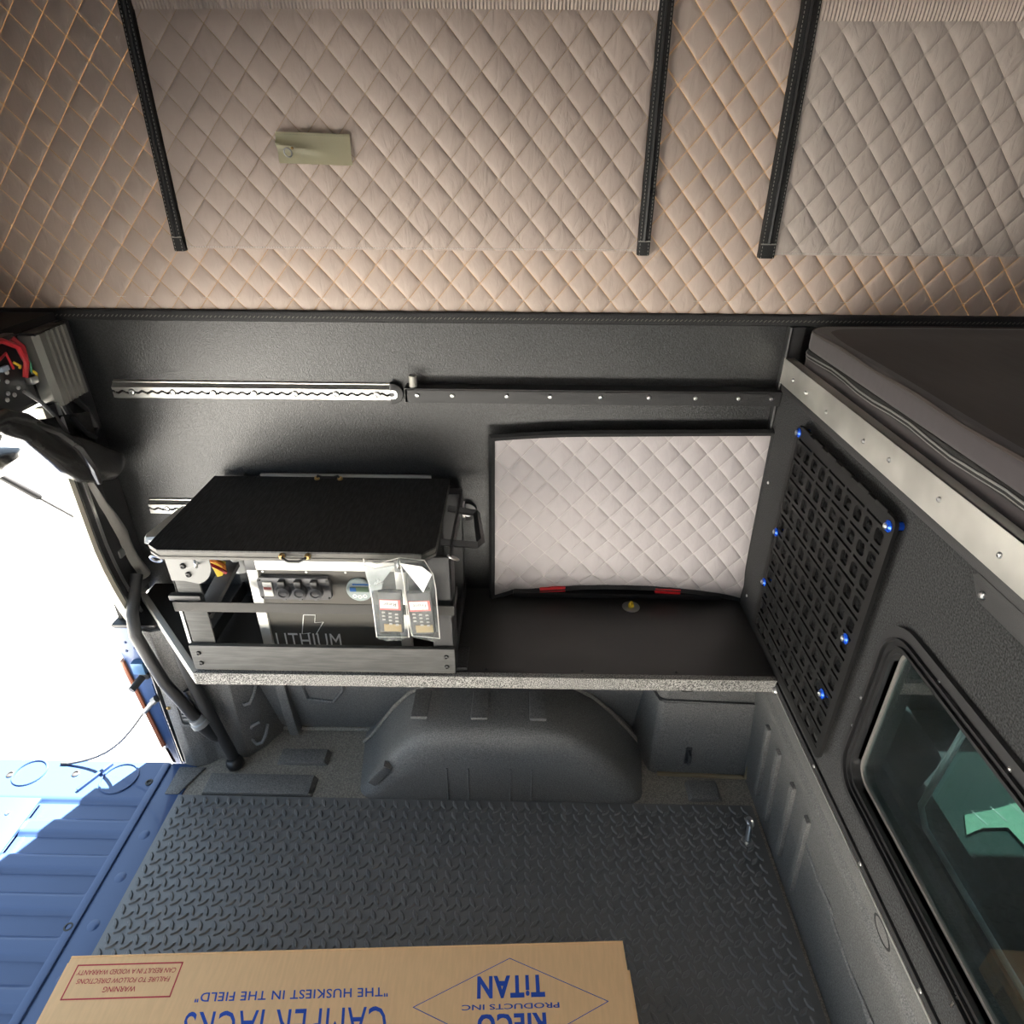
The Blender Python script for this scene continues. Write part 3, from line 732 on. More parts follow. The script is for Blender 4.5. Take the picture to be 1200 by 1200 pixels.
# tailgate cable
tc = thing('tailgate_cable', (-1.2, 1.36, 0.0), 'thin steel tailgate cable hanging from the blue end panel', 'cable')
pts = []
for i in range(13):
    t = i/12
    pts.append(Vector((-1.068 - 0.312*t, 1.350 - 0.005*t, 0.245 - 0.245*t - 0.055*math.sin(math.pi*t))))
fin(B().tube(pts, 0.0042, 6), 'wire', mat('grey_wire_rope', (0.10,0.10,0.10), 0.5, metal=0.3), tc)
fin(B().tube([(-1.040,1.355,0.268),(-1.052,1.352,0.258)], 0.011, 8).tube([(-1.052,1.352,0.258),(-1.085,1.349,0.219)], 0.007, 8), 'end_fitting', mat('grey_fitting', (0.22,0.23,0.24), 0.4, metal=0.4), tc)
fin(B().tube([pts[-1], pts[-1]+Vector((-0.02,0,0.0))], 0.005, 6), 'end_stop', BLKMET, tc)

# ---- rubber mat with diamond tread
mt_ = thing('rubber_mat', (-0.16, 0.6, -0.012), 'black rubber mat with raised diamond tread on the bed floor', 'mat')
sh = B()
sh.box(-0.990, 0.676, -0.02, 1.244, -0.012, 0.0, 0.001)
fin(sh, 'mat_sheet', RUBBER, mt_)
trd = bmesh.new()
P_ = 0.0345
def lens(cx, cy, ang):
    ca, sa = math.cos(ang), math.sin(ang)
    L_, W_ = 0.0155, 0.0066
    base = []
    for k in range(8):
        t = 2*math.pi*k/8
        a = math.cos(t); b_ = math.sin(t)
        px = L_*a; py = W_*b_*(1-0.25*abs(a))
        base.append((px, py))
    lo = [trd.verts.new((cx+p[0]*ca-p[1]*sa, cy+p[0]*sa+p[1]*ca, -0.0005)) for p in base]
    hi = [trd.verts.new((cx+p[0]*0.72*ca-p[1]*0.55*sa, cy+p[0]*0.72*sa+p[1]*0.55*ca, 0.0042)) for p in base]
    for k in range(8): trd.faces.new((lo[k], lo[(k+1) % 8], hi[(k+1) % 8], hi[k]))
    trd.faces.new(hi)
nx, ny = int(1.63/P_), int(1.24/P_)
for i in range(nx+1):
    for j in range(ny):
        x = -0.972 + i*P_; y = 1.226 - j*P_
        if y < 0.0: continue
        lens(x, y, math.radians(118))
        if i < nx: lens(x+P_/2, y-P_/2+0.003, math.radians(38))
fin(trd, 'diamond_tread', RUBBER, mt_, kind='stuff', smooth=50)
# eye bolt through the mat
eb = thing('eye_bolt', (0.632, 1.14, 0.0), 'galvanised eye bolt standing at the mat edge by the bed front', 'bolt')
fin(B().lathe([(0.016,0),(0.016,0.004),(0.009,0.004),(0.009,0.012)], (0.628,1.130,0.0), (0,0,1), 12), 'nut', STEEL, eb)
fin(B().tube([(0.628,1.130,0.01),(0.630,1.138,0.03),(0.632,1.146,0.05)], 0.008, 10), 'shank', STEEL, eb)
fin(ring((0.632,1.148,0.060), (0.9,0.3,0), 0.011, 0.0045, 12), 'eye', STEEL, eb)

# ---- shelf along the side wall
sf = thing('shelf', (-0.1, 1.35, 0.517), 'black plywood shelf with a grey speckled carpet edge along the wall', 'shelf')
shp = [(0.612,1.172),(-0.775,1.166),(-1.062,1.47),(-1.062,1.528),(0.612,1.528)]
fin(B().prism([(0.612,1.176),(-0.770,1.170),(-1.056,1.474),(-1.056,1.526),(0.612,1.526)], (0,0,0.520), X, Y_, (0,0,0.030)), 'board', SHELFTOP, sf)
fin(B().prism([(0.612,1.164),(-0.780,1.158),(-0.772,1.174),(0.612,1.180)], (0,0,0.517), X, Y_, (0,0,0.036), 0.002), 'front_edge_strip', SPECK, sf, 'grey speckled carpet edge')
fin(B().prism([(-0.780,1.158),(-1.070,1.470),(-1.058,1.480),(-0.770,1.170)], (0,0,0.517), X, Y_, (0,0,0.036), 0.002), 'end_edge_strip', mat('pale_edge_strip', (0.45,0.44,0.41), 0.6), sf, 'pale end edge strip')
for xx in (-0.08, 0.152, 0.378): bolt(sf, (xx, 1.192, 0.550), (0,0,1), 0.004, BLKMET, 'screw')
fw_ = fin(B().lathe([(0.024,0),(0.024,0.0022),(0.006,0.0025)], (0.306,1.447,0.550), (0,0,1), 24), 'fender_washer', STEEL, sf)
fin(B().cyl((0.306,1.447,0.552), (0.306,1.447,0.560), 0.008, 6).cyl((0.306,1.447,0.56), (0.306,1.447,0.568), 0.004, 8), 'brass_bolt', YELLOW, fw_)

# ---- window behind the lower quilted cover
w2 = thing('window_2', (0.26, YW-0.01, 0.55), 'black side window hidden behind the small quilted cover', 'window', kind='structure')
fin(B().box(-0.03, 0.57, YW-0.020, YW, 0.575, 1.00, 0.008, 3), 'frame', BLKPLA, w2)
cw = thing('window_cover', (0.26, YW-0.02, 0.55), 'lilac grey quilted window cover with black binding above the shelf', 'window cover')
def bot(x):
    t = (x+0.07)/0.685
    return 0.556 + 0.040*math.sin(max(0, min(1, t))*math.pi)**0.7
def topz(x):
    t = (x+0.07)/0.685
    return 1.022 + 0.012*t + 0.010*math.sin(max(0, min(1, t*3))*math.pi/2)
def cov(x, z, co):
    s = (z-0.55)/(1.03-0.55)
    t = (x+0.07)/0.685
    zz = bot(x) + (topz(x)-bot(x))*s
    xx = x + 0.008*(1-s)*(t-0.4)
    y = co.y - 0.034 - 0.016*math.sin(math.pi*t)*math.sin(math.pi*min(1, s*1.1)) - 0.012*(1-s)**3
    # dent where a pipe presses the cover
    y += 0.010*math.exp(-((t-0.09)/0.03)**2)*max(0, min(1, (0.5-s)*6))
    y -= 0.010*math.exp(-((s-0.10)/0.05)**2)
    return Vector((xx, y, zz))
fin(quilt_bm(-0.07, 0.612, 0.55, 1.03, 0.0, 0.0, 0.005, YW, n=6, warp=cov, edge=0.012), 'quilted_panel', QUILTC, cw, recalc=False)
loop = []
N_ = 24
for i in range(N_): loop.append(cov(-0.07+0.682*i/N_, 1.03, Vector((0,YW,0))))
for i in range(N_): loop.append(cov(0.612, 1.03-0.48*i/N_, Vector((0,YW,0))))
for i in range(N_): loop.append(cov(0.612-0.682*i/N_, 0.55, Vector((0,YW,0))))
for i in range(N_): loop.append(cov(-0.07, 0.55+0.48*i/N_, Vector((0,YW,0))))
cx, cz = 0.27, 0.79
ob_, ib_ = [], []
bb = B()
for p in loop:
    d = Vector((0.013 if p.x > cx+0.335 else (-0.013 if p.x < cx-0.33 else 0), 0, 0.013 if p.z > 1.0 else (-0.013 if p.z < bot(p.x)+0.004 else 0)))
    q = p + d
    ob_.append([bb.bm.verts.new(p + Vector((0,-0.004,0))-d*0.2), bb.bm.verts.new(p+d*0.5+Vector((0,-0.008,0))), bb.bm.verts.new(q), bb.bm.verts.new(p + Vector((0,0.008,0)))])
for i in range(len(ob_)):
    A_, C_ = ob_[i], ob_[(i+1) % len(ob_)]
    for k in range(4):
        try: bb.bm.faces.new((A_[k], A_[(k+1) % 4], C_[(k+1) % 4], C_[k]))
        except ValueError: pass
fin(bb, 'binding', BIND, cw, smooth=60)
for i, (x0, x1) in enumerate(((0.052,0.128),(0.372,0.447))):
    fin(B().obox(((x0+x1)/2, 1.483, 0.582), ((1,0,0.06 if i == 0 else -0.05),(0,1,0),(0,0,1)), (0.036, 0.006, 0.008), 0.002), 'latch_tab', RED, w2, 'red latch tab')
fin(B().box(-0.02, 0.56, 1.474, 1.515, 0.556, 0.574, 0.006), 'sill', BLKPLA, w2)

# ---- wall tracks
def track(name, x0, x1, zc, label, nb):
    t = thing(name, ((x0+x1)/2, YW, zc-0.02), label, 'rail')
    fin(B().box(x0, x1, YW-0.006, YW, zc-0.021, zc+0.021), 'back_plate', ALU, t)
    fin(B().prism([(0,0.024),(-0.014,0.012),(-0.017,0.010),(-0.017,0.008),(0,0.010)], (x0,YW,zc), Y_, Z, (x1-x0,0,0)), 'upper_flange', ALU, t)
    fin(B().prism([(0,-0.024),(-0.014,-0.018),(-0.017,-0.016),(-0.017,-0.012),(0,-0.014)], (x0,YW,zc), Y_, Z, (x1-x0,0,0)), 'lower_flange', ALU, t)
    fin(B().box(x0+0.002, x1-0.002, YW-0.0075, YW-0.006, zc-0.010, zc+0.004), 'slot_shadow_gap', BLKMET, t, 'dark strip for the shadow in the slot')  # black strip put in for the shade inside the slot
    per = 0.0245; n = int((x1-x0)/per)*6
    for nm, s in (('upper_scalloped_lip', 1), ('lower_scalloped_lip', -1)):
        w_ = []
        for i in range(n+1):
            xx = x0 + (x1-x0)*i/n
            ww = 0.0036*math.cos(2*math.pi*(xx-x0)/per)
            w_.append((xx, (0.0010 if s > 0 else -0.0052) + ww*0.75))
        far = [(x1, 0.010 if s > 0 else -0.014), (x0, 0.010 if s > 0 else -0.014)]
        fin(B().prism(w_+far, (0, YW-0.0165, zc), X, Z, (0, 0.004, 0)), nm, ALU, t)
    for i in range(nb):
        xx = x0 + 0.048 + i*(x1-x0-0.080)/max(1, nb-1)
        bolt(t, (xx, YW-0.015, zc-0.002), (0,-1,0), 0.0085, STEEL)
    return t
t1 = track('cargo_track', -1.003, -0.322, 1.131, 'aluminium cargo track bolted to the wall above the black cabinet lid', 7)
t2 = track('cargo_track', -0.999, -0.150, 0.806, 'aluminium cargo track on the wall hidden behind the black cabinet', 9)
for t, x1, zc in ((t1, -0.322, 1.131), (t2, -0.150, 0.806)):
    pr = [(0,-0.026),(0.006,-0.026)] + [(0.006+0.026*math.cos(math.radians(a)), 0.026*math.sin(math.radians(a))) for a in range(-80, 81, 16)] + [(0.006,0.026),(0,0.026)]
    e = fin(B().prism(pr, (x1, YW-0.018, zc), X, Z, (0,0.018,0), 0.002), 'end_cap', BLKPLA, t)
    fin(B().frame(rrect(x1-0.002,x1+0.018,zc-0.012,zc+0.010,0.009,4), rrect(x1-0.002,x1+0.011,zc-0.006,zc+0.004,0.004,4), (0,YW-0.0205,0), X, Z, (0,0.003,0)), 'stud_ring', STEEL, e)
dr = thing('accessory_rail', (0.18, YW, 1.11), 'black steel angle rail with silver bolts along the side wall', 'rail')
fin(B().box(-0.282, 0.612, YW-0.042, YW-0.037, 1.118, 1.152, 0.001).box(-0.282, 0.612, YW-0.042, YW, 1.148, 1.153, 0.001), 'angle_bar', BLKMET, dr)
fin(B().box(-0.282, -0.276, YW-0.042, YW, 1.118, 1.153), 'end_plate', mat('worn_grey_edge', (0.12,0.12,0.115), 0.5), dr)
for xx in (-0.252, -0.168, -0.038, 0.065, 0.185, 0.300, 0.410, 0.512, 0.590): bolt(dr, (xx, YW-0.042, 1.137), (0,-1,0), 0.0055, STEEL)
fin(B().lathe([(0.010,0),(0.010,0.030),(0.008,0.032),(0.006,0.026)], (-0.262, YW-0.028, 1.150), (0,0,1), 14), 'peg', mat('dull_grey_peg', (0.30,0.29,0.26), 0.5, metal=0.3), dr)

# ---- cabinet frame on the shelf
cbn = thing('power_cabinet', (-0.48, 1.33, 0.55), 'open black framed power cabinet with a stained plywood lid on the shelf', 'cabinet')
LZ = 0.905
LX0, LX1, LY0, LY1 = -0.800, -0.186, 1.150, 1.512
lid_p = [(LX0, LY1), (LX1, LY1), (LX1+0.004, LY0+0.028), (LX1-0.022, LY0), (LX0+0.030, LY0), (LX0, LY0+0.022)]
lid = fin(B().prism(lid_p, (0,0,LZ-0.004), X, Y_, (0,0,0.004)), 'lid', STAINED, cbn)
ins = lambda d: [(p[0] + (d if p[0] < -0.5 else -d), p[1] + (d if p[1] < 1.3 else -d)) for p in lid_p]
for k in range(3):
    fin(B().prism(ins(0.0005 if k % 2 == 0 else 0.0025), (0,0,LZ-0.004-0.0065*(k+1)), X, Y_, (0,0,0.0065)), 'ply_layer', PLYEDGE, lid)
fin(B().box(-0.68, -0.235, 1.512, 1.520, LZ-0.012, LZ+0.006), 'hinge_strip', mat('pale_grey_hinge', (0.4,0.4,0.38), 0.5), lid)
def pull(x0, x1, y, z, ax):
    a = Vector(ax)
    h_ = fin(B().tube([(x0,y,z), Vector((x0+0.004,y,z))+a*0.012, Vector((x0+0.016,y,z))+a*0.014-Z*0.006, Vector((x1-0.016,y,z))+a*0.014-Z*0.006, Vector((x1-0.004,y,z))+a*0.012, (x1,y,z)], 0.003, 7), 'pull_handle', BLKPLA, lid)
    for xx in (x0, x1): fin(B().lathe([(0.007,0),(0.007,0.004),(0.004,0.008)], (xx,y,z), ax, 10), 'brass_screw', BRASS, h_)
pull(-0.505, -0.450, LY0, LZ-0.010, (0,-1,0))
pull(-0.528, -0.468, LY1-0.012, LZ, (0,-0.4,1))
# posts, rails
FY = 1.172
fin(B().box(-0.770, -0.712, FY, FY+0.006, 0.560, LZ-0.024, 0.0015).box(-0.770, -0.764, FY, FY+0.055, 0.560, LZ-0.024, 0.0015), 'front_post', GREYWOOD, cbn)
fin(B().box(-0.200, -0.150, FY, FY+0.006, 0.560, LZ-0.024, 0.0015).box(-0.156, -0.150, FY, FY+0.055, 0.560, LZ-0.024, 0.0015), 'front_post', BLKMET, cbn)
for x0, x1 in ((-0.775,-0.725), (-0.205,-0.155)): fin(B().box(x0, x1, 1.470, 1.505, 0.552, LZ-0.024, 0.002), 'back_post', BLKMET, cbn)
fr = fin(B().box(-0.772, -0.150, FY-0.012, FY, 0.562, 0.636, 0.003), 'front_rail', GREYWOOD, cbn)
for xx in (-0.752, -0.170):
    for zz in (0.614, 0.584): bolt(fr, (xx, FY-0.012, zz), (0,-1,0), 0.006, BLKPLA)
for xx in (-0.765, -0.18):
    fin(B().box(xx-0.022, xx+0.055, FY+0.010, FY+0.09, 0.5505, 0.562, 0.002), 'carpet_foot', CARPET, cbn)
for xx in (-0.772, -0.158): fin(B().box(xx, xx+0.006, FY+0.04, 1.50, 0.560, 0.60, 0.001), 'side_rail', BLKMET, cbn)
for xx in (-0.772, -0.158): fin(B().box(xx, xx+0.006, FY+0.04, 1.50, 0.845, LZ-0.024, 0.001), 'side_rail', BLKMET, cbn)
fin(B().obox((-0.690, 1.33, 0.79), (Vector((0.30,0.75,0.58)).normalized(), Vector((0.92,-0.38,0)).normalized(), Vector((-0.22,-0.53,0.82)).normalized()), (0.17, 0.022, 0.006), 0.002), 'diagonal_brace', BLKMET, cbn)
gp = [(-0.772,LZ-0.026),(-0.675,LZ-0.026)] + [(-0.728+0.053*math.cos(math.radians(a)), LZ-0.050+0.053*math.sin(math.radians(a))) for a in range(0,-71,-14)] + [(-0.742,LZ-0.092),(-0.770,LZ-0.092)]
gs = fin(B().prism(gp, (0,FY-0.003,0), X, Z, (0,0.003,0)), 'gusset_plate', mat('grey_gusset', (0.20,0.20,0.195), 0.5, metal=0.2), cbn)
for xx, zz in ((-0.735, LZ-0.052), (-0.728, LZ-0.074)): bolt(gs, (xx, FY-0.004, zz), (0,-1,0), 0.007, BLKPLA)
for c, ax in (((-0.700,FY-0.012,LZ-0.036),(1,0.4,0)), ((-0.805,FY+0.02,LZ-0.050),(0,1,0.5)), ((-0.146,FY+0.01,LZ-0.030),(0.5,0.5,1))):
    fin(ring(c, ax, 0.012, 0.0028, 14), 'lashing_ring', STEEL, cbn)
# webbing strap
sp = fin(B().box(-0.774, -0.148, FY-0.016, FY-0.013, 0.738, 0.764, 0.001).box(-0.775, -0.772, FY-0.016, FY+0.06, 0.738, 0.764).box(-0.149, -0.146, FY-0.016, FY+0.06, 0.738, 0.764), 'webbing_strap', WEB, cbn)
fin(B().box(-0.784, -0.712, FY-0.012, FY+0.004, 0.764, 0.778, 0.003), 'strap_keeper', BLKPLA, cbn)
fin(B().box(-0.779, -0.773, FY+0.004, FY+0.010, 0.63, 0.735), 'white_edge_strip', WHITEPL, cbn)
# side handles of bent metal
for s, xo in ((-1, -0.800), (1, -0.150)):
    mm = ALU if s < 0 else BLKMET
    fin(B().tube([(xo+0.03*(-s),1.245,LZ-0.030),(xo+s*0.052,1.250,LZ-0.040),(xo+s*0.058,1.265,LZ-0.040),(xo+s*0.040,1.400,LZ-0.040),(xo+0.03*(-s),1.405,LZ-0.030)], 0.010, 4), 'side_bracket', mm, cbn)
fin(B().box(-0.845, -0.800, 1.242, 1.252, LZ-0.058, LZ-0.034, 0.002), 'bracket_tab', ALU, cbn)
# battery-side wiring
wir = thing('wiring_bundle', (-0.69, 1.30, 0.56), 'yellow and orange wiring loom inside the power cabinet', 'wiring')
fin(B().prism([(-0.738,0.797),(-0.702,0.788),(-0.722,0.728)], (0,1.275,0), X, Z, (0,0.012,0), 0.002), 'yellow_connector', YELLOW, wir)
fin(B().tube([(-0.750,1.272,0.800),(-0.715,1.268,0.802),(-0.700,1.268,0.790),(-0.706,1.275,0.765)], 0.005, 6), 'orange_wire', ORANGE, wir)
fin(B().tube([(-0.730,1.266,0.792),(-0.712,1.262,0.786),(-0.698,1.268,0.768)], 0.004, 6), 'red_wire', REDWIRE, wir)
fin(B().cyl((-0.690,1.32,0.812), (-0.680,1.32,0.745), 0.022, 14), 'grey_connector', mat('pale_grey_plastic', (0.35,0.36,0.37), 0.4), wir)
fin(B().tube([(-0.62,1.36,0.80),(-0.632,1.33,0.76),(-0.640,1.30,0.70),(-0.636,1.29,0.64),(-0.61,1.28,0.585)], 0.007, 7), 'black_cable', HOSE, wir)

# ---- lithium battery box
BY = 1.225
bat = thing('battery_box', (-0.445, 1.33, 0.55), 'lithium battery box with silver frame, sockets and round display inside the cabinet', 'battery')
BX0, BX1, BZ1 = -0.624, -0.262, 0.836
fin(B().box(BX0+0.012, BX1-0.012, BY+0.006, 1.46, 0.552, BZ1-0.010), 'case', BLKMET, bat)
fin(B().box(BX0+0.02, BX1-0.02, BY+0.001, BY+0.006, 0.562, BZ1-0.024), 'front_panel', PANELDK, bat)
AWH = mat('satin_aluminium_profile', (0.78,0.77,0.73), 0.45, metal=0.35)
for x0, x1 in ((BX0, BX0+0.024), (BX1-0.024, BX1)): fin(B().box(x0, x1, BY-0.006, BY+0.022, 0.552, BZ1-0.026, 0.002), 'frame_profile', AWH, bat)
fin(B().box(BX0+0.022, BX1-0.022, BY-0.006, BY+0.022, BZ1-0.026, BZ1, 0.002), 'frame_profile', AWH, bat)
fin(B().box(BX0-0.001, BX0+0.023, BY-0.006, BY+0.022, BZ1-0.027, BZ1+0.001, 0.002), 'corner_block', SOCK, bat)
fin(B().box(BX1-0.023, BX1+0.001, BY-0.006, BY+0.022, BZ1-0.027, BZ1+0.001, 0.002), 'corner_block', SOCK, bat)
for xx in (BX0+0.034, -0.49, -0.40): bolt(bat, (xx, BY+0.001, BZ1-0.034), (0,-1,0), 0.003, STEEL, 'screw')
spn = fin(B().prism(rrect(-0.603,-0.436,0.733,0.793,0.008,3), (0,BY-0.012,0), X, Z, (0,0.013,0), 0.002), 'socket_plate', SOCK, bat)
for xx in (-0.597,-0.442):
    for zz in (0.739,0.787): bolt(spn, (xx, BY-0.012, zz), (0,-1,0), 0.003, BLKPLA, 'screw')
fin(B().box(-0.590, -0.569, BY-0.016, BY-0.012, 0.745, 0.783, 0.001), 'rocker_switch', LABELW, spn)
fin(B().box(-0.588, -0.571, BY-0.0175, BY-0.016, 0.764, 0.770), 'switch_lamp', mat('dull_red', (0.45,0.12,0.10), 0.5), spn)
for xx in (-0.544, -0.507, -0.470):
    s_ = fin(B().lathe([(0.0175,0),(0.0175,0.005),(0.0155,0.010),(0.0155,0.012),(0.010,0.013),(0.009,0.010)], (xx,BY-0.012,0.758), (0,-1,0), 20), 'socket_cap', SOCK, spn)
    fin(B().box(xx-0.008, xx+0.008, BY-0.024, BY-0.010, 0.772, 0.790, 0.002), 'cap_hinge', BLKPLA, s_)
    fin(B().box(xx-0.004, xx+0.004, BY-0.020, BY-0.014, 0.736, 0.743, 0.001), 'cap_tab', SOCK, s_)
dsp = fin(B().lathe([(0.031,0),(0.031,0.006),(0.028,0.009),(0.0,0.009)], (-0.371,BY+0.001,0.758), (0,-1,0), 28), 'round_display', LCDGREY, bat)
fin(B().box(-0.390, -0.350, BY-0.0095, BY-0.008, 0.756, 0.769), 'screen', LCD, dsp)
fin(B().box(-0.392, -0.378, BY-0.0100, BY-0.008, 0.757, 0.768), 'screen_icon', LCDBLUE, dsp)
fin(B().box(-0.385, -0.345, BY-0.0095, BY-0.008, 0.7745, 0.7775), 'print_line', LCDBLUE, dsp)
for xx, zz in ((-0.383,0.743),(-0.371,0.741),(-0.359,0.743)): fin(ring((xx,BY-0.008,zz), (0,1,0), 0.004, 0.0012, 10, 4), 'button', WHITEPL, dsp)
PRW = mat('white_print', (0.92,0.92,0.90), 0.5)
fin(text_bm('LITHIUM', (-0.592,BY+0.0005,0.578), X, Z, 0.158, 0.046, thick=0.0006, spacing=1.05), 'lettering', PRW, bat, 'white LITHIUM lettering')
bo = [(-0.516,0.678),(-0.487,0.678),(-0.490,0.655),(-0.471,0.657),(-0.500,0.622),(-0.522,0.620)]
bo = [(-0.5150,0.6790),(-0.4870,0.6790),(-0.4915,0.6560),(-0.4700,0.6590),(-0.4935,0.6200)]
bo2 = [(-0.5150,0.6790),(-0.5270,0.6215),(-0.5060,0.6245)]
fin(B().tube([(p[0],BY+0.001,p[1]) for p in bo], 0.0011, 4).tube([(p[0],BY+0.001,p[1]) for p in bo2], 0.0011, 4), 'lightning_mark', PRW, bat, 'white outlined lightning bolt')

# ---- bags with remotes hung on the lid
def bag(name, label, outline, y0, seed):
    t = thing(name, (sum(p[0] for p in outline)/len(outline), y0, min(p[1] for p in outline)), label, 'bag', 'clear bags hung on the cabinet lid')
    xs_ = [p[0] for p in outline]; zs_ = [p[1] for p in outline]
    rows = 26; cols = 14
    def edge(z):
        c = []
        for i in range(len(outline)):
            a, b_ = outline[i], outline[(i+1) % len(outline)]
            if (a[1]-z)*(b_[1]-z) <= 0 and a[1] != b_[1]:
                c.append(a[0] + (b_[0]-a[0])*(z-a[1])/(b_[1]-a[1]))
        return (min(c), max(c)) if c else (0, 0)
    z0, z1 = min(zs_)+0.001, max(zs_)-0.001
    rn = random.Random(seed); ph = [rn.uniform(0, 6) for _ in range(6)]
    for side, nm in ((-1, 'front_film'), (1, 'back_film')):
        def P(u, v):
            z = z0 + (z1-z0)*v; a, b_ = edge(z)
            x = a + (b_-a)*u
            d = 0.013*math.sin(math.pi*u)**0.5*(1-v)**0.4 + 0.002
            wv = 0.0022*math.sin(x*150+z*60+ph[0]) + 0.0018*math.sin(z*120-x*90+ph[1]) + 0.0016*math.sin(x*260+ph[2]+z*30)
            wv *= math.sin(math.pi*min(1, max(0, u)))
            return Vector((x, y0 + side*d + wv*(0.8 if side < 0 else 0.3), z))
        fin(B().grid(P, cols, rows), nm, BAGFILM, t, smooth=80)
    fin(B().tube([(p[0], y0-0.001, p[1]) for p in outline], 0.0013, 5, closed=True), 'heat_seal', LABELW, t)
    return t
b1 = bag('remote_bag', 'clear plastic bag holding the remote labelled Rear', [(-0.326,0.905),(-0.300,0.893),(-0.252,0.908),(-0.246,0.86),(-0.246,0.699),(-0.318,0.698),(-0.318,0.80),(-0.322,0.86)], 1.128, 3)
b2 = bag('remote_bag', 'clear plastic bag holding the remote labelled Front', [(-0.252,0.908),(-0.200,0.902),(-0.184,0.868),(-0.180,0.83),(-0.178,0.695),(-0.240,0.702),(-0.244,0.80)], 1.130, 9)
FOLD = mat('white_folded_film', (0.78,0.78,0.77), 0.3, bump=0.6, bscale=60)
fin(B().prism([(-0.248,0.905),(-0.203,0.897),(-0.183,0.878),(-0.204,0.832)], (0,1.112,0), X, Z, (0.0,0.0012,0)), 'folded_header', FOLD, b2, 'white folded header with black print')
fin(B().prism([(-0.324,0.901),(-0.300,0.890),(-0.258,0.900),(-0.285,0.862),(-0.292,0.838),(-0.315,0.835),(-0.320,0.868)], (0,1.112,0), X, Z, (0.0,0.0012,0)), 'folded_header', glass_mat('milky_film', (0.9,0.9,0.9), 0.2, 0.05, haze=0.9), b1)
fin(ring((-0.252,1.120,0.898), (1,0,0), 0.009, 0.0022, 12), 'hook', STEEL, b1)
def remote(label, word, cx, zt_, tilt, seed):
    t = thing('remote_control', (cx, 1.128, zt_-0.112), label, 'remote', 'remotes in clear bags')
    ca, sa = math.cos(tilt), math.sin(tilt)
    U = Vector((ca,0,sa)); V = Vector((-sa,0,ca)); O = Vector((cx,1.128,zt_-0.056))
    fin(B().obox(O, (U, Y_, V), (0.026, 0.007, 0.055), 0.004), 'body', REMOTE, t)
    F = -Y_*0.0075
    fin(B().obox(O+V*0.022+F, (U, Y_, V), (0.0225, 0.0004, 0.0135)), 'label_border', mat('salmon_red_border', (0.62,0.16,0.15), 0.7), t)
    fin(B().obox(O+V*0.0235+F-Y_*0.0005-U*0.002, (U, Y_, V), (0.0195, 0.0003, 0.0105)), 'paper_label', LABELW, t, 'white label handwritten '+word)
    fin(text_bm(word, O+V*0.0285+U*0.014+F-Y_*0.0009, -U, -V, 0.028, 0.009, shear=0.1, thick=0.0003), 'lettering', BLKMET, t)
    for i in range(3):
        for j in range(4):
            if j == 3 and i == 0: continue
            c = O + U*(-0.015+0.014*i) + V*(0.002-0.0095*j-0.002*i) + F
            fin(B().prism([(-0.004,-0.0025),(0.004,-0.0025),(0.003,0.0025),(-0.003,0.0025)], c, U, V, -Y_*0.0012), 'button', BUTTON, t)
    fin(B().obox(O-V*0.040+F+U*0.003, (U, Y_, V), (0.019, 0.0004, 0.010)), 'ochre_patch', OCHRE, t)
    return t
remote('dark remote with label Rear in the bag beside the round display', 'Rear', -0.280, 0.826, -0.03, 1)
remote('dark remote with label Front in the bag beside the cabinet post', 'Front', -0.214, 0.824, 0.06, 2)

# ---- load panel with slots
mp_ = thing('molle_panel', (XB-0.015, 1.11, 0.585), 'black slotted gear panel with blue bolts on the bulkhead', 'gear panel')
PY0, PY1, PZ0, PZ1 = 0.902, 1.328, 0.590, 1.136
pb = B()
ncol, nrow = 10, 11
cw_, ch = (PY1-PY0-0.03)/ncol, (PZ1-PZ0-0.036)/nrow
XO = XB-0.020; DX = Vector((0.005,0,0))
def cell(y0, y1, z0, z1, hole):
    if hole is None:
        pb.prism([(y0,z0),(y1,z0),(y1,z1),(y0,z1)], (XO,0,0), Y_, Z, DX); return
    hy0, hy1, hz0, hz1, r_ = hole
    k = 2
    inner = rrect(hy0, hy1, hz0, hz1, r_, k)
    outer = []
    for (cy, cz2) in ((y1,z1),(y0,z1),(y0,z0),(y1,z0)): outer += [(cy,cz2)]*(k+1)
    # spread outer corner points along the cell edge
    outer = []
    for q, (a, b_) in enumerate(inner):
        c = q//(k+1); f = q % (k+1)
        cy, cz2 = ((y1,z1),(y0,z1),(y0,z0),(y1,z0))[c]
        if f == k//2: outer.append((cy, cz2))
        elif (f < k//2) == (c in (0, 2)): outer.append((cy, b_))
        else: outer.append((a, cz2))
    pb.frame(outer, inner, (XO,0,0), Y_, Z, DX)
for rI in range(nrow):
    zb = PZ0+0.018+rI*ch
    hwin = ch*0.66
    for cI in range(ncol):
        yb = PY0+0.015+cI*cw_
        cell(yb, yb+cw_, zb, zb+hwin, (yb+cw_*0.16, yb+cw_*0.84, zb+hwin*0.10, zb+hwin*0.92, 0.006))
    off = (rI % 2)
    cI = 0
    while cI < ncol:
        wd = 1 if (cI == 0 and off) else min(2, ncol-cI)
        yb = PY0+0.015+cI*cw_; yc = yb+wd*cw_
        cell(yb, yc, zb+hwin, zb+ch, (yb+0.004, yc-0.004, zb+hwin+ch*0.10, zb+hwin+ch*0.22, 0.001))
        cI += wd
fin(pb, 'slotted_plate', mat('black_moulded_panel', (0.007,0.007,0.007), 0.6, spec=0.3), mp_)
o_ = rrect(PY0, PY1, PZ0, PZ1, 0.014, 4)
i_ = []
for (a, b_) in o_: i_.append((min(max(a, PY0+0.015), PY1-0.015), min(max(b_, PZ0+0.018), PZ1-0.018)))
fin(B().frame(o_, i_, (XO-0.001,0,0), Y_, Z, (0.007,0,0)), 'border', MATS['black_moulded_panel'], mp_)
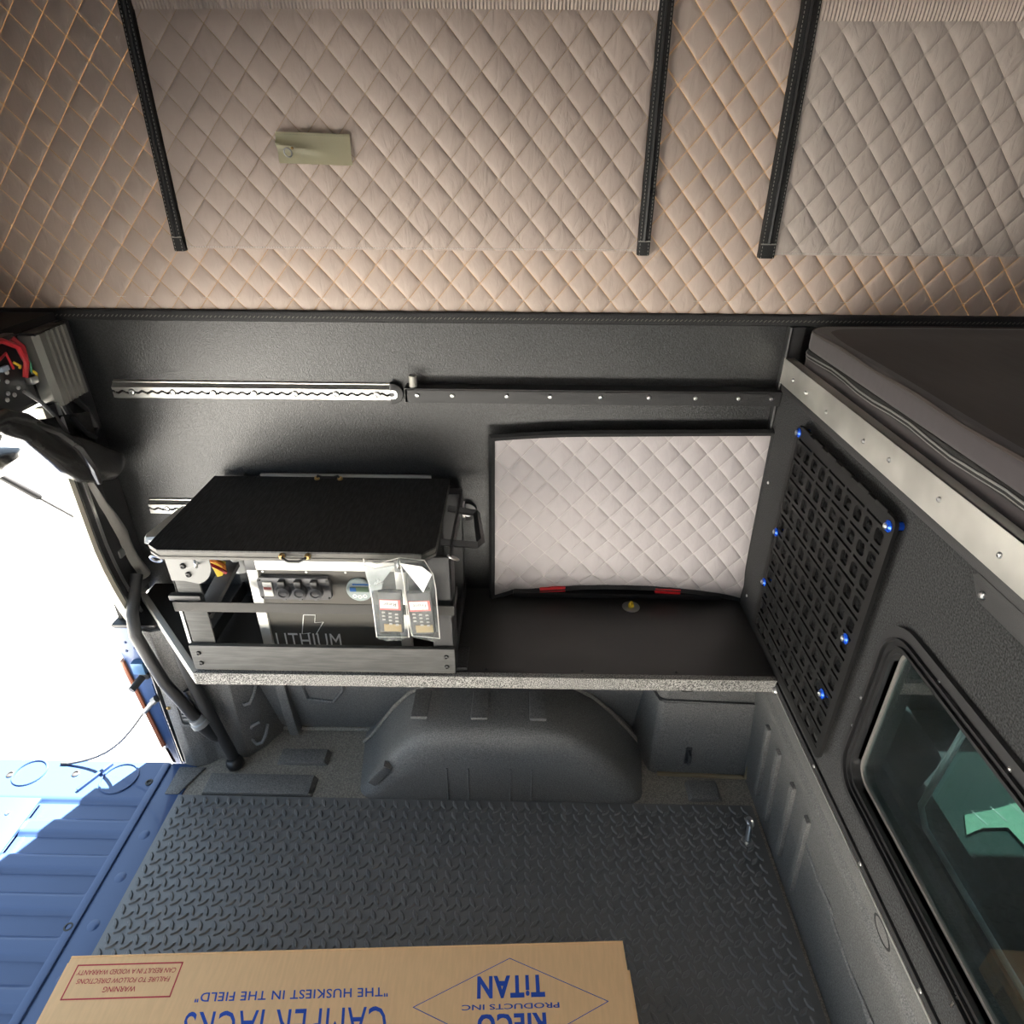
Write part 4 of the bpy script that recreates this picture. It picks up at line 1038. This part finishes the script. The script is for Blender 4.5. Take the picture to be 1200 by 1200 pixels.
for i in range(6):
    fin(B().box(XO-0.002, XO+0.004, PY0+0.03+0.066*i, PY0+0.07+0.066*i, PZ1-0.003, PZ1+0.004, 0.001), 'edge_tooth', MATS['black_moulded_panel'], mp_)
for yy, zz in ((1.312,1.122),(0.918,1.118),(1.310,0.876),(1.312,0.733),(0.935,0.872),(0.952,0.720)):
    fin(B().cyl((XB, yy, zz), (XO+0.005, yy, zz), 0.008, 12), 'spacer', BLUEAN, mp_, 'blue anodised spacer')
    bq = fin(B().lathe([(0.0105,0),(0.0105,0.002),(0.007,0.005),(0.004,0.005)], (XO-0.001,yy,zz), (-1,0,0), 16), 'bolt_washer', BLUEAN, mp_, 'blue anodised washer')
    fin(B().lathe([(0.0055,0),(0.0055,0.003),(0.003,0.004),(0.002,0.002)], (XO-0.005,yy,zz), (-1,0,0), 10), 'bolt_head', STEEL, bq)

# ---- bed platform, beam, mattress
struct(B().box(XB+0.002, 1.75, -0.36, YW, 1.17, 1.215), 'floor_sleeping_platform', BLKMAT, 'dark sleeping platform under the mattress over the cab', 'platform')
bm_ = thing('bed_beam', (XB, 0.6, 1.175), 'bare aluminium beam along the edge of the sleeping platform', 'beam')
fin(B().box(XB-0.012, XB-0.006, -0.36, 1.492, 1.176, 1.234, 0.001).box(XB-0.012, XB+0.010, -0.36, 1.492, 1.229, 1.234, 0.001).box(XB-0.012, XB, 1.488, 1.492, 1.176, 1.234), 'angle_profile', ALUW, bm_)
fin(B().box(XB-0.008, XB+0.004, -0.36, 1.49, 1.158, 1.176, 0.002), 'black_strip', BLKMET, bm_)
for yy in (1.420, 1.345, 1.235, 1.075, 0.985, 0.84, 0.70): bolt(bm_, (XB-0.012, yy, 1.202+0.006*math.sin(yy*9)), (-1,0,0), 0.0045, STEEL, 'rivet')
ms_ = thing('mattress', (1.2, 0.6, 1.215), 'charcoal grey foam mattress with a side zip on the platform', 'mattress')
MX = 0.630
def mat_shell(z0, z1, r, bulge):
    t = bmesh.new(); bmesh.ops.create_cube(t, size=1.0)
    for v in t.verts:
        v.co = Vector((MX + (v.co.x+0.5)*(1.70-MX), -0.33 + (v.co.y+0.5)*(1.492+0.33), z0 + (v.co.z+0.5)*(z1-z0)))
    vert_e = [e for e in t.edges if abs(e.verts[0].co.z-e.verts[1].co.z) > 1e-4]
    bmesh.ops.bevel(t, geom=vert_e, offset=0.06, segments=6, profile=0.5, affect='EDGES')
    hor = [e for e in t.edges if len(e.link_faces) == 2 and abs(e.link_faces[0].normal.z-e.link_faces[1].normal.z) > 0.5]
    bmesh.ops.bevel(t, geom=hor, offset=r, segments=4, profile=0.5, affect='EDGES')
    return t
fin(mat_shell(1.217, 1.254, 0.010, 0), 'lower_side', MATFAB, ms_, smooth=60)
fin(mat_shell(1.262, 1.308, 0.012, 0), 'upper_side', MATFAB, ms_, smooth=60)
def loop_at(z, off, dz=0.003):
    out = []
    rr_ = 0.06
    for p in rrect(MX-off, 1.70+off, -0.33-off, 1.492+off, rr_+off, 8): out.append(p)
    dense = []
    for i in range(len(out)):
        a, b_ = Vector(out[i]), Vector(out[(i+1) % len(out)])
        k = max(1, int((b_-a).length/0.06))
        for j in range(k): dense.append(a.lerp(b_, j/k))
    return [Vector((p.x, p.y, z + dz*math.sin(p.y*23+p.x*5))) for p in dense]
zp = fin(mat_shell(1.249, 1.267, 0.004, 0), 'zip_tape', ZIPTAPE, ms_)
fin(B().tube(loop_at(1.2595, 0.0015), 0.0017, 5, closed=True), 'zip_coil', mat('grey_zip_coil', (0.20,0.20,0.195), 0.5), zp)
fin(B().tube(loop_at(1.2525, 0.001), 0.0010, 4, closed=True), 'zip_seam', MATS['grey_zip_coil'], zp)
fin(B().tube(loop_at(1.304, -0.004, 0.002), 0.0035, 6, closed=True), 'piping', MATTOP, ms_)
def topP(u, v):
    x = MX+0.008 + (1.70-MX-0.016)*u; y = -0.322 + (1.484+0.322)*v
    ex = min(u*(1.7-MX), (1-u)*1.055); ey = min(v, 1-v)*1.8
    e = min(1, ex/0.16)*min(1, ey/0.16)
    # rounded corner
    for cx_, cy_ in ((MX+0.06, 1.432),):
        if x < cx_ and y > cy_:
            d = Vector((x-cx_, y-cy_)); 
            if d.length > 0.052: d = d.normalized()*0.052; x, y = cx_+d.x, cy_+d.y
    return Vector((x, y, 1.305 + 0.012*math.sqrt(max(0, e)) + 0.0025*math.sin(y*13+x*4)*e))
fin(B().grid(topP, 40, 80), 'top_cover', MATTOP, ms_, smooth=80)

# ---- cardboard box with print
bxo = Vector((-0.936, 0.731, 0.15)); e1 = Vector((0.9989, 0.0472, 0)); e2 = Vector((0.0472, -0.9989, 0))
BL, BW, BH = 1.1665, 0.36, 0.1448
cb_ = thing('cardboard_box', bxo + e1*BL/2 + e2*BW/2 - Z*0.1448, 'long brown cardboard box printed in blue and red on the rubber mat', 'box')
cc = bxo + e1*BL/2 + e2*BW/2 - Z*(BH/2)
fin(B().obox(cc, (e1, e2, -Z), (BL/2, BW/2, BH/2-0.001), 0.003), 'carton', CARD, cb_)
fin(B().obox(bxo + e1*(BL+0.004) + e2*(0.055+0.15) - Z*0.07, (e1, e2, -Z), (0.003, 0.15, 0.066), 0.001), 'end_flap', CARD, cb_)
fin(B().obox(bxo + e1*(BL+0.0085) + e2*(0.062+0.12) - Z*0.075, (e1, e2, -Z), (0.0015, 0.12, 0.06)), 'inner_flap', CARDIN, cb_)
fin(B().obox(bxo - e1*0.003 + e2*(BW/2) - Z*0.075, (e1, e2, -Z), (0.003, BW/2-0.01, 0.070), 0.001), 'end_flap', CARD, cb_)
def BP(s, t): return bxo + e1*s + e2*t - Z*0.0009
def line_bar(a, b_, wd, b):
    a, b_ = Vector(a), Vector(b_); d = (b_-a).normalized(); n = Vector((-d.y, d.x, 0))
    b.obox((a+b_)/2, (d, n, Z), ((b_-a).length/2+wd/2, wd/2, 0.0002))
def printed(s, s1, t1, wd, ht, mt, nm, **k):
    # reads along -e1 with its top towards e2 (towards the viewer): lower left corner is at (s1, t1)
    fin(text_bm(s, BP(s1, t1), -e1, e2, wd, ht, thick=0.0003, **k), 'lettering', mt, nm, smooth=1)
fb = B()
q = [BP(0.020,0.016), BP(0.236,0.016), BP(0.236,0.079), BP(0.020,0.079)]
for i in range(4): line_bar(q[i], q[(i+1) % 4], 0.0026, fb)
wf = fin(fb, 'warning_frame', INKRED, cb_, 'red printed warning frame')
printed('WARNING', 0.161, 0.058, 0.066, 0.010, INKRED, wf, bold=0.008)
printed('FAILURE TO FOLLOW DIRECTIONS', 0.222, 0.042, 0.188, 0.0095, INKRED, wf, bold=0.006)
printed('CAN RESULT IN A VOIDED WARRANTY', 0.228, 0.0255, 0.202, 0.0095, INKRED, wf, bold=0.006)
printed('"THE HUSKIEST IN THE FIELD"', 0.673, 0.074, 0.386, 0.017, INKBLUE, cb_, bold=0.012, spacing=1.08, shear=-0.15)
printed('CAMPER JACKS', 0.675, 0.107, 0.394, 0.060, INKBLUE, cb_, bold=0.0, spacing=1.06, shear=-0.12)
db = B()
q = [BP(0.924,0.026), BP(1.120,0.111), BP(0.924,0.196), BP(0.729,0.111)]
for i in range(4): line_bar(q[i], q[(i+1) % 4], 0.0012, db)
dm = fin(db, 'printed_diamond', INKBLUE, cb_, 'thin blue printed diamond')
printed('TiTAN', 0.994, 0.059, 0.138, 0.041, INKBLUE, dm, bold=0.036, spacing=1.12)
printed('PRODUCTS INC', 1.021, 0.110, 0.195, 0.0095, INKBLUE, dm, bold=0.012)
printed('RIECO', 0.993, 0.127, 0.136, 0.040, INKBLUE, dm, bold=0.036, spacing=1.12)

# ---- rear corner equipment
am = thing('amplifier', (-1.06, 1.43, 1.13), 'grey finned aluminium power module mounted in the rear corner', 'power module')
a_u = (Vector((0.0,0.10,0.003))).normalized()          # across
a_v = Vector((0.0,0.03,-1)).normalized()                # down
prf = [(0,0),(0,0.030),(0.012,0.040)]
for i in range(4):
    s_ = 0.030 + i*0.018
    prf += [(s_,0.040),(s_+0.002,0.034),(s_+0.006,0.034),(s_+0.008,0.040)]
prf += [(0.104,0.040),(0.110,0.034),(0.110,0)]
fin(B().prism(prf, (-1.078,1.370,1.298), a_u, X, a_v*0.160), 'finned_body', mat('grey_cast_aluminium', (0.20,0.195,0.18), 0.45, metal=0.4), am)
fin(B().box(-1.077, -1.042, 1.374, 1.478, 1.296, 1.303, 0.002), 'end_plate', BLKPLA, am)
fu = thing('fuse_block', (-1.06, 1.27, 1.17), 'black fuse block with red wires beside the grey power module', 'fuse block')
fin(B().box(-1.085, -1.06, 1.10, 1.345, 1.165, 1.312, 0.004), 'block', BLKPLA, fu)
fin(B().tube([(-1.055,1.24,1.312),(-1.045,1.285,1.310),(-1.04,1.315,1.29),(-1.042,1.325,1.255),(-1.05,1.318,1.225)], 0.006, 8), 'red_wire', REDWIRE, fu)
fin(B().tube([(-1.055,1.325,1.305),(-1.045,1.333,1.285),(-1.048,1.332,1.255)], 0.006, 8), 'red_wire', REDWIRE, fu)
fin(B().tube([(-1.05,1.25,1.27),(-1.045,1.283,1.285),(-1.05,1.295,1.25)], 0.003, 6), 'red_wire', REDWIRE, fu)
fin(B().tube([(-1.05,1.336,1.275),(-1.045,1.338,1.25),(-1.05,1.340,1.23)], 0.0025, 6), 'green_wire', GREENW, fu)
fin(B().tube([(-1.05,1.300,1.262),(-1.045,1.308,1.252),(-1.05,1.312,1.247)], 0.003, 6), 'yellow_wire', YELLOW, fu)
fin(B().tube([(-1.05,1.340,1.235),(-1.045,1.345,1.225),(-1.05,1.347,1.215)], 0.003, 6), 'yellow_wire', YELLOW, fu)
for yy, zz in ((1.262,1.265),(1.285,1.245),(1.255,1.238),(1.277,1.228),(1.300,1.208),(1.283,1.198),(1.268,1.206),(1.26,1.195)):
    bolt(fu, (-1.06, yy, zz), (1,0,0), 0.005, STEEL, 'terminal')
fin(B().box(-1.06, -1.045, 1.325, 1.347, 1.205, 1.222, 0.003), 'ring_terminal', STEEL, fu)
for yy in (1.252, 1.268): fin(B().box(-1.06, -1.052, yy, yy+0.02, 1.280-0.03*(yy > 1.26), 1.290-0.03*(yy > 1.26), 0.001), 'blade_fuse', mat('pale_blue_fuse', (0.35,0.42,0.52), 0.4), fu)

# rolled black vinyl curtain hanging under the header
rc = thing('rolled_curtain', (-1.08, 1.2, 1.0), 'rolled black vinyl curtain hanging under the rear header', 'curtain')
RP = [(1.482,0.945,0.030),(1.455,0.960,0.046),(1.41,0.985,0.050),(1.36,1.015,0.050),(1.31,1.055,0.046),(1.27,1.10,0.038),(1.235,1.145,0.030),(1.18,1.18,0.028),(1.0,1.19,0.028)]
def rollP(u, v):
    k = u*(len(RP)-1); i = min(int(k), len(RP)-2); f = k-i
    y, zc, r_ = [RP[i][q]*(1-f)+RP[i+1][q]*f for q in range(3)]
    a = 2*math.pi*v
    r_ = r_*(1 if u > 0.03 else 0.35+0.65*math.sqrt(u/0.03)) + 0.003*math.sin(9*u+3*math.sin(a)) + 0.003*math.sin(2*a+u*14)
    return Vector((-1.022 + 0.55*r_*math.cos(a), y + r_*0.55*math.sin(a), zc + r_*math.sin(a)*0.80))
fin(B().grid(rollP, 40, 22), 'roll', VINYL, rc, smooth=80)
def sheetP(u, v):
    y = 1.455 - 0.20*u
    return Vector((-1.035 - 0.012*math.sin(v*3)+0.008*math.sin(u*11+v*4), y, 1.10+0.05*u - (0.10-0.05*u)*v))
sg = B().grid(sheetP, 20, 8); bmesh.ops.solidify(sg.bm, geom=sg.bm.faces[:], thickness=0.002)
fin(sg, 'hanging_sheet', VINYL, rc, smooth=80)
fin(B().tube([(-1.02,1.235,1.16),(-0.998,1.285,1.115),(-0.992,1.325,1.065),(-0.994,1.352,1.000),(-1.0,1.362,0.955)], [0.006,0.010,0.012,0.011,0.006], 8), 'seam_fold', VINYL, rc)

cr = thing('rolled_screen', (-1.12, 1.1, 1.04), 'second black rolled screen behind the vinyl curtain', 'curtain')
def roll2(u, v):
    a = 2*math.pi*v; r_ = 0.034*(0.5+0.5*math.sqrt(min(1, u/0.08))) + 0.003*math.sin(3*a+u*9)
    return Vector((-1.165 + r_*math.cos(a), 1.352 - 0.75*u, 1.035 + 0.06*u + r_*math.sin(a)))
fin(B().grid(roll2, 24, 16), 'roll', VINYL, cr, smooth=80)
for yy, zz in ((1.30, 1.07), (0.8, 1.11)): fin(B().tube([(-1.165,yy,zz),(-1.10,yy,1.16)], 0.008, 6), 'hanger', BLKMAT, cr)
# looped cable below the power module
lc = thing('looped_cable', (-1.05, 1.44, 1.03), 'black cable loop hanging below the grey power module', 'cable')
fin(B().tube([(-1.05,1.400,1.138),(-1.045,1.405,1.10),(-1.042,1.425,1.055),(-1.042,1.455,1.035),(-1.045,1.478,1.05),(-1.05,1.470,1.10),(-1.05,1.440,1.138)], 0.008, 8), 'cable', HOSE, lc)
fin(B().tube([(-1.05,1.300,1.200),(-1.045,1.330,1.165),(-1.04,1.352,1.12),(-1.042,1.372,1.075)], 0.0045, 6), 'braided_sleeve', mat('grey_braid', (0.12,0.12,0.12), 0.6, bump=0.8, bscale=500), lc)
# gas strut
gsx = thing('gas_strut', (-1.06, 1.46, 0.72), 'thin black gas strut from the rear jamb to the lifted hatch', 'gas strut')
s0, s1 = Vector((-1.062,1.458,0.728)), Vector((-1.300,1.436,0.934))
dv = s1-s0
fin(B().tube([s0, s0+dv*0.68], 0.0050, 8), 'rod', BLKMET, gsx)
fin(B().tube([s0+dv*0.68, s0+dv*0.70, s0+dv*1.9], [0.006,0.0095,0.0095], 10), 'cylinder', BLKPLA, gsx)
fin(B().ball(s0, 0.014, (1,1,1)).box(-1.085, -1.060, 1.440, 1.475, 0.715, 0.738, 0.003), 'ball_joint', BLKMET, gsx)
fin(B().box(-1.082, -1.055, 1.425, 1.452, 0.700, 0.722, 0.002), 'bracket', STEEL, gsx)
# hanging clear strap at the jamb
hs = thing('hanging_strap', (-1.05, 1.42, 0.62), 'grey translucent strap hanging from the rolled curtain along the jamb', 'strap')
path = [(1.388,0.945,0.004),(1.400,0.88,0.010),(1.425,0.82,0.017),(1.452,0.76,0.020),(1.462,0.72,0.018),(1.466,0.67,0.018),(1.478,0.615,0.020)]
def strapP(u, v):
    k = u*(len(path)-1); i = min(int(k), len(path)-2); f = k-i
    y = path[i][0]*(1-f)+path[i+1][0]*f; z = path[i][1]*(1-f)+path[i+1][1]*f; w_ = path[i][2]*(1-f)+path[i+1][2]*f
    return Vector((-1.048 + 0.014*math.sin(math.pi*v)+0.008*math.sin(u*7), y + (v-0.5)*2*w_, z + (v-0.5)*w_*0.6))
sg = B().grid(strapP, 30, 6); bmesh.ops.solidify(sg.bm, geom=sg.bm.faces[:], thickness=0.0015)
fin(sg, 'strap', mat('grey_translucent_strap', (0.30,0.29,0.27), 0.35, bump=0.5, bscale=80), hs, smooth=70)
# hose from the rear corner down below the shelf
ho = thing('drain_hose', (-0.98, 1.36, 0.05), 'thick black hose running from the rear jamb down behind the shelf end', 'hose')
hp = [(-1.040,1.440,0.640),(-1.036,1.400,0.600),(-1.030,1.360,0.566),(-1.020,1.333,0.520),(-0.998,1.326,0.440),(-0.980,1.325,0.360),(-0.955,1.330,0.290),(-0.940,1.335,0.235),(-0.930,1.338,0.215)]
fin(B().tube(hp, 0.016, 12), 'hose', HOSE, ho)
fin(B().lathe([(0.022,0),(0.022,0.014),(0.026,0.016),(0.026,0.030),(0.022,0.032)], hp[-1], (0.35,0.02,-1), 16), 'hose_clamp', mat('grey_clamp', (0.30,0.31,0.32), 0.35, metal=0.4), ho)
fin(B().tube([Vector(hp[-1])+Vector((0.010,0,-0.03)), Vector(hp[-1])+Vector((0.030,0.01,-0.085)), Vector(hp[-1])+Vector((0.042,0.02,-0.115))], [0.020,0.017,0.010], 12), 'hose_end', HOSE, ho)
fin(B().tube([(-0.945,1.365,0.30),(-0.925,1.362,0.25),(-0.905,1.362,0.20)], 0.016, 10), 'inner_hose', HOSE, ho)
po = thing('support_pole', (-0.86, 1.365, -0.012), 'black support pole with rubber foot standing in the bed corner', 'pole')
fin(B().tube([(-0.935,1.352,0.515),(-0.915,1.354,0.30),(-0.868,1.356,0.035)], 0.017, 14), 'tube', HOSE, po)
fin(B().lathe([(0.020,0),(0.025,0.006),(0.026,0.022),(0.020,0.034),(0.017,0.036)], (-0.864,1.356,-0.010), (-0.17,0,1), 18), 'rubber_foot', BLKPLA, po)
